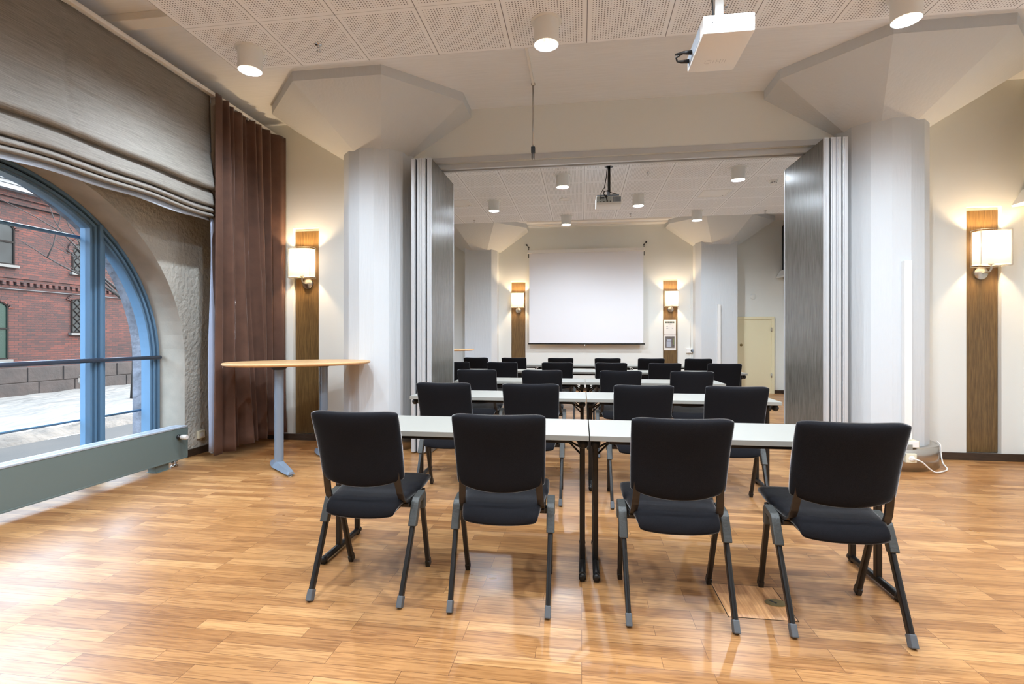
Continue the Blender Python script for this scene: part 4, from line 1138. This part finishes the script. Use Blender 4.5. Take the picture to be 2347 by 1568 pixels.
bm = bmesh.new(); box(bm, -0.055, 0.055, -0.05, 0.03, -0.03, 0.035, 0.005); obj('housing', bm, CREAM, t)
bm = bmesh.new(); box(bm, -0.048, 0.048, -0.054, -0.049, -0.024, 0.029, 0.002); obj('lid', bm, WHITE, t)
bm = bmesh.new()
def ang(a, r=0.495, z=0.1): return (CR[0]+r*math.cos(a), CR[1]+r*math.sin(a), z)
P = [(2.968, CR[1]-0.520, 0.125), (2.99, CR[1]-0.55, 0.125), (3.03, CR[1]-0.555, 0.105), (3.09, CR[1]-0.55, 0.05), (3.15, CR[1]-0.535, 0.015), (3.25, CR[1]-0.47, 0.01), ang(-0.75, 0.55, 0.01), ang(-0.62, 0.51, 0.05), ang(-0.5, 0.497, 0.13), ang(-0.45, 0.496, 0.2), ang(-0.3, 0.48, 0.225)]
# smooth the path
S = []
for i in range(len(P)-1):
    p0, p1, p2, p3 = (Vector(P[max(i-1, 0)]), Vector(P[i]), Vector(P[i+1]), Vector(P[min(i+2, len(P)-1)]))
    for k in range(5):
        u = k/5; S.append(0.5*((2*p1)+(-p0+p2)*u+(2*p0-5*p1+4*p2-p3)*u*u+(-p0+3*p1-3*p2+p3)*u**3))
S.append(Vector(P[-1]))
tube(bm, S, 0.0065, 8); box(bm, 2.95, 2.986, CR[1]-0.53, CR[1]-0.515, 0.112, 0.142, 0.004)
tag(obj('power_cord', bm, WCABLE), 'white power cord looping from the socket round the column base', 'cord')

# floor box hatch
t = thing('floor_hatch', 'square wooden floor box lid between the two right chairs', 'floor box', (0.785, 2.468, 0.0))
bm = bmesh.new()
for a in ((-0.146, 0.146, -0.153, -0.150), (-0.146, 0.146, 0.150, 0.153), (-0.146, -0.143, -0.150, 0.150), (0.143, 0.146, -0.150, 0.150)): box(bm, *a, 0.0, 0.0012)
obj('rim', bm, GAP, t)
LIDM = wood_mat('oak_lid', srgb(186, 128, 80), srgb(226, 172, 118), (30, 1.6, 1), 0.38, 3.0)
bm = bmesh.new(); box(bm, -0.1425, 0.1425, -0.1495, 0.1495, 0.0, 0.0014); obj('lid', bm, LIDM, t)
bm = bmesh.new(); n = 28
for rx, ry, z0, z1 in ((0.048, 0.034, 0.0012, 0.0045),):
    prism(bm, [(0.104+rx*math.cos(2*PI*k/n), -0.005+ry*math.sin(2*PI*k/n)) for k in range(n)], z0, z1, bev=0.001)
hd = obj('handle', bm, BRASS, t)
bm = bmesh.new(); seg_bar(bm, (0.082, 0.012, 0.0046), (0.105, -0.012, 0.0046), 0.009, 0.0012); obj('slot', bm, DARK, hd)

# ------------------------------------------------------------------ street outside
XB, ZG = -20.0, -0.84
def rough_ground(bm, x0, x1, y0, y1, z, nx, ny, amp, seed):
    rnd = random.Random(seed)
    V = [[bm.verts.new((x0+(x1-x0)*i/nx, y0+(y1-y0)*j/ny, z+rnd.uniform(-amp, amp))) for j in range(ny+1)] for i in range(nx+1)]
    for i in range(nx):
        for j in range(ny):
            f = bm.faces.new((V[i][j], V[i+1][j], V[i+1][j+1], V[i][j+1])); f.smooth = True
bm = bmesh.new(); box(bm, XL-7.2, XL-0.62, -30, 60, ZG-0.3, ZG-0.1)
tag(obj('road_ground', bm, ROAD), 'wet grey brown road outside the arched window', 'road', kind='structure')
bm = bmesh.new(); rough_ground(bm, XB-0.3, -12.2, -30, 60, ZG, 24, 240, 0.035, 3)
tag(obj('snowy_ground', bm, SNOW), 'snow covered pavement in front of the brick building', 'snow', kind='structure')
bm = bmesh.new(); rnd = random.Random(5)
def bank(u, v):
    y = -30+90*u; k = v*2-1
    return (-11.85+0.55*k+0.08*math.sin(y*3), y, ZG-0.12+0.20*max(0, 1-k*k)*(0.7+0.3*math.sin(y*2.3)*math.sin(y*5.1))+rnd.uniform(-0.02, 0.02))
grid_surface(bm, bank, 360, 8)
tag(obj('snow_bank', bm, mat('dirty_snow', srgb(78, 69, 60), 0.9, vary=(2.5, 0.35), bump=(6, 0.9, 0.08))), 'low dirty snow bank along the kerb outside', 'snow', kind='stuff')

t = thing('brick_building', 'red brick building with arched windows across the snowy street', 'building', (0, 0, 0))
bm = bmesh.new(); box(bm, XB-6, XB, -20, 50, ZG-0.2, 6.35); obj('wall', bm, BRICK, t)
bm = bmesh.new(); box(bm, XB-0.1, XB+0.10, -20, 50, ZG-0.2, 0.14, 0.03)
pl = obj('plinth', bm, GRANITE, t)
bm = bmesh.new(); rnd = random.Random(9)
for row, (za, zb) in enumerate(((ZG-0.05, -0.42), (-0.40, 0.12))):
    y = 8.0+0.6*row
    while y < 26:
        L_ = rnd.uniform(0.9, 1.5); box(bm, XB+0.08, XB+0.13+rnd.uniform(0, 0.025), y, y+L_-0.03, za, zb, 0.02); y += L_
obj('granite_block', bm, GRANITE, pl)
bm = bmesh.new()
box(bm, XB-0.05, XB+0.06, -20, 50, 3.20, 3.32); box(bm, XB-0.05, XB+0.10, -20, 50, 3.32, 3.40)
y = 8.0
while y < 27: box(bm, XB, XB+0.09, y, y+0.11, 3.08, 3.20); y += 0.22
obj('brick_band', bm, BRICK, t)
bm = bmesh.new(); box(bm, XB-0.05, XB+0.15, -20, 50, 5.95, 6.15); box(bm, XB-0.05, XB+0.25, -20, 50, 6.15, 6.35); obj('brick_cornice', bm, BRICK, t)
bm = bmesh.new(); box(bm, XB-1, XB+0.55, -20, 50, 6.35, 6.50, 0.01); box(bm, XB-1, XB+0.68, -20, 50, 6.62, 6.92, 0.02); obj('eaves', bm, FASCIA, t)
bm = bmesh.new(); box(bm, XB-1, XB+0.60, -20, 50, 6.50, 6.62, 0.01); tube(bm, [(XB+0.72, -20, 6.98), (XB+0.72, 50, 6.98)], 0.07, 10); obj('gutter', bm, FASCIA2, t)
bm = bmesh.new(); rf = bmesh.new()
prism(bm, [(XB+0.66, 6.95), (XB-5.5, 10.6), (XB-5.5, 10.45), (XB+0.66, 6.85)], -20, 50, axis='y')
rf.free()
r_ = obj('snowy_roof', bm, FASCIA, t)
bm = bmesh.new(); y = 8.0
while y < 27: seg_bar(bm, (XB+0.64, y, 6.98), (XB-5.4, y, 10.62), 0.03, 0.05); y += 0.45
obj('roof_seam', bm, FASCIA2, r_)
bm = bmesh.new(); tube(bm, [(XB+0.07, -10, 2.93), (XB+0.07, 40, 2.93)], 0.022, 6); obj('cable', bm, DARK, t)
LATT = mat('dark_iron_bars', srgb(24, 20, 18), 0.8, spec=0.1)
WGLASS = mat('dark_window_glass', srgb(22, 25, 26), 0.5, spec=0.15, vary=(1.5, 0.5)); GRGLASS = mat('greenish_dark_glass', srgb(18, 36, 30), 0.5, spec=0.15)
SILLM = mat('weathered_sill', srgb(74, 71, 68), 0.8)
def arch_poly(y0, y1, z0, z1, rise, n=12):
    c = (y0+y1)/2; w = (y1-y0)/2
    return [(y0, z0), (y1, z0)]+[(c+w*math.cos(PI*k/n), z1-rise+rise*math.sin(PI*k/n)) for k in range(n+1)]
def out_window(y0, y1, z0, z1, rise, lattice, m):
    bm = bmesh.new(); prism(bm, arch_poly(y0, y1, z0, z1, rise), XB-0.02, XB+0.012, axis='x'); wdw = obj('window', bm, m, t)
    bm = bmesh.new(); c = (y0+y1)/2; w = (y1-y0)/2
    n = 16
    arc = [(XB+0.03, c+(w+0.09)*math.cos(PI*k/n), z1-rise+(rise+0.09)*math.sin(PI*k/n)) for k in range(n+1)]
    for a, b in zip(arc[:-1], arc[1:]): seg_bar(bm, a, b, 0.19, 0.06, up=(1, 0, 0))
    obj('brick_arch', bm, BRICK, wdw)
    bm = bmesh.new(); box(bm, XB-0.02, XB+0.14, y0-0.08, y1+0.08, z0-0.10, z0, 0.01); obj('sill', bm, SILLM, wdw)
    bm = bmesh.new(); q = 0.03
    poly = arch_poly(y0+q, y1-q, z0+q, z1-q, max(0.02, rise-q))
    for a, b in zip(poly, poly[1:]+poly[:1]): seg_bar(bm, (XB+0.02, *a), (XB+0.02, *b), 0.05, 0.05, up=(1, 0, 0))
    if lattice:
        seg_bar(bm, (XB+0.02, c, z0), (XB+0.02, c, z1-0.03), 0.05, 0.05, up=(1, 0, 0))
        k = y0-(z1-z0)
        st = 0.30
        while k < y1:
            for s in (1, -1):
                # clipped diagonals
                pts = []
                for j in range(41):
                    z = z0+(z1-z0-0.05)*j/40; yy = (k+(z-z0)) if s > 0 else (y0+y1-(k+(z-z0)))
                    hh = z1-rise; lim = w if z <= hh else w*math.sqrt(max(0, 1-((z-hh)/max(rise, 1e-3))**2))
                    if abs(yy-c) <= lim-0.02: pts.append((XB+0.025, yy, z))
                if len(pts) > 1: seg_bar(bm, pts[0], pts[-1], 0.025, 0.03, up=(1, 0, 0))
            k += st
    else:
        seg_bar(bm, (XB+0.02, c, z0), (XB+0.02, c, z1-0.03), 0.08, 0.06, up=(1, 0, 0)); seg_bar(bm, (XB+0.02, y0, (z0+z1)/2), (XB+0.02, y1, (z0+z1)/2), 0.06, 0.06, up=(1, 0, 0))
    obj('window_bars', bm, LATT, wdw)
out_window(17.28, 18.35, 3.80, 5.08, 0.50, True, WGLASS)
out_window(17.24, 18.35, 1.40, 2.80, 0.12, True, WGLASS)
out_window(12.9, 15.25, 3.78, 5.40, 0.35, False, WGLASS)
out_window(12.9, 15.05, 0.45, 2.62, 0.35, False, GRGLASS)
bm = bmesh.new(); box(bm, XB+0.10, XB+0.145, 17.42, 17.86, -0.62, -0.26, 0.005); vt = obj('vent_plate', bm, SILLM, t)
bm = bmesh.new(); seg_bar(bm, (XB+0.15, 17.44, -0.60), (XB+0.15, 17.84, -0.28), 0.03, 0.012, up=(1, 0, 0)); seg_bar(bm, (XB+0.15, 17.44, -0.28), (XB+0.15, 17.84, -0.60), 0.03, 0.012, up=(1, 0, 0)); obj('vent_cross', bm, DARK, vt)

t = thing('bare_tree', 'bare dark tree trunk standing in the snow outside window', 'tree', (-15.1, 15.2, ZG))
bm = bmesh.new(); tube(bm, [(0, 0, -0.05), (0.02, 0.02, 1.0), (0.0, 0.03, 2.2), (0.03, 0.08, 3.4)], [0.15, 0.125, 0.11, 0.09], 12); tr = obj('trunk', bm, BARK, t, True)
rnd = random.Random(21)
def branch(bm, p, d, r, n):
    pts = [Vector(p)]
    for i in range(n):
        d = (d+Vector((rnd.uniform(-.25, .25), rnd.uniform(-.25, .25), rnd.uniform(-.15, .25)))).normalized(); pts.append(pts[-1]+d*0.42)
    tube(bm, pts, [max(0.006, r*(1-0.85*i/n)) for i in range(n+1)], 6)
    return pts
for k in range(7):
    bm = bmesh.new(); a = 2*PI*k/7
    P_ = branch(bm, (0.02, 0.06, 2.3+0.17*k), Vector((0.5*math.cos(a), 0.9*math.sin(a)-0.3, 0.75)).normalized(), 0.05, 9)
    for i in (3, 5, 7): branch(bm, P_[i], Vector((rnd.uniform(-.5, .5), rnd.uniform(-1, .4), rnd.uniform(0, .6))).normalized(), 0.02, 5)
    obj('branch', bm, BARK, t, True)

# ------------------------------------------------------------------ daylight
w = bpy.data.worlds.new('overcast'); scene.world = w; w.use_nodes = True; nt = w.node_tree
bg = nt.nodes['Background']; sky = nt.nodes.new('ShaderNodeTexSky')
try:
    sky.sky_type = 'NISHITA'; sky.sun_disc = False; sky.sun_elevation = R(32); sky.sun_rotation = R(60); sky.dust_density = 2.5; sky.air_density = 1.0
except Exception: pass
mx = nt.nodes.new('ShaderNodeMix'); mx.data_type = 'RGBA'; mx.inputs['Factor'].default_value = 0.82; mx.inputs['B'].default_value = (0.68, 0.84, 1.0, 1)
sc_ = nt.nodes.new('ShaderNodeVectorMath'); sc_.operation = 'SCALE'; sc_.inputs['Scale'].default_value = 0.35
nt.links.new(sky.outputs['Color'], sc_.inputs[0]); nt.links.new(sc_.outputs['Vector'], mx.inputs['A']); nt.links.new(mx.outputs['Result'], bg.inputs['Color'])
bg.inputs['Strength'].default_value = 4.5

scene.view_settings.view_transform = 'Standard'; scene.view_settings.look = 'None'; scene.view_settings.gamma = 1.0; scene.view_settings.use_curve_mapping = False
scene.view_settings.exposure = 1.46
cy = scene.cycles
cy.max_bounces = 12; cy.diffuse_bounces = 8; cy.glossy_bounces = 4; cy.transparent_max_bounces = 12; cy.sample_clamp_indirect = 6.0
cy.caustics_reflective = False; cy.caustics_refractive = False
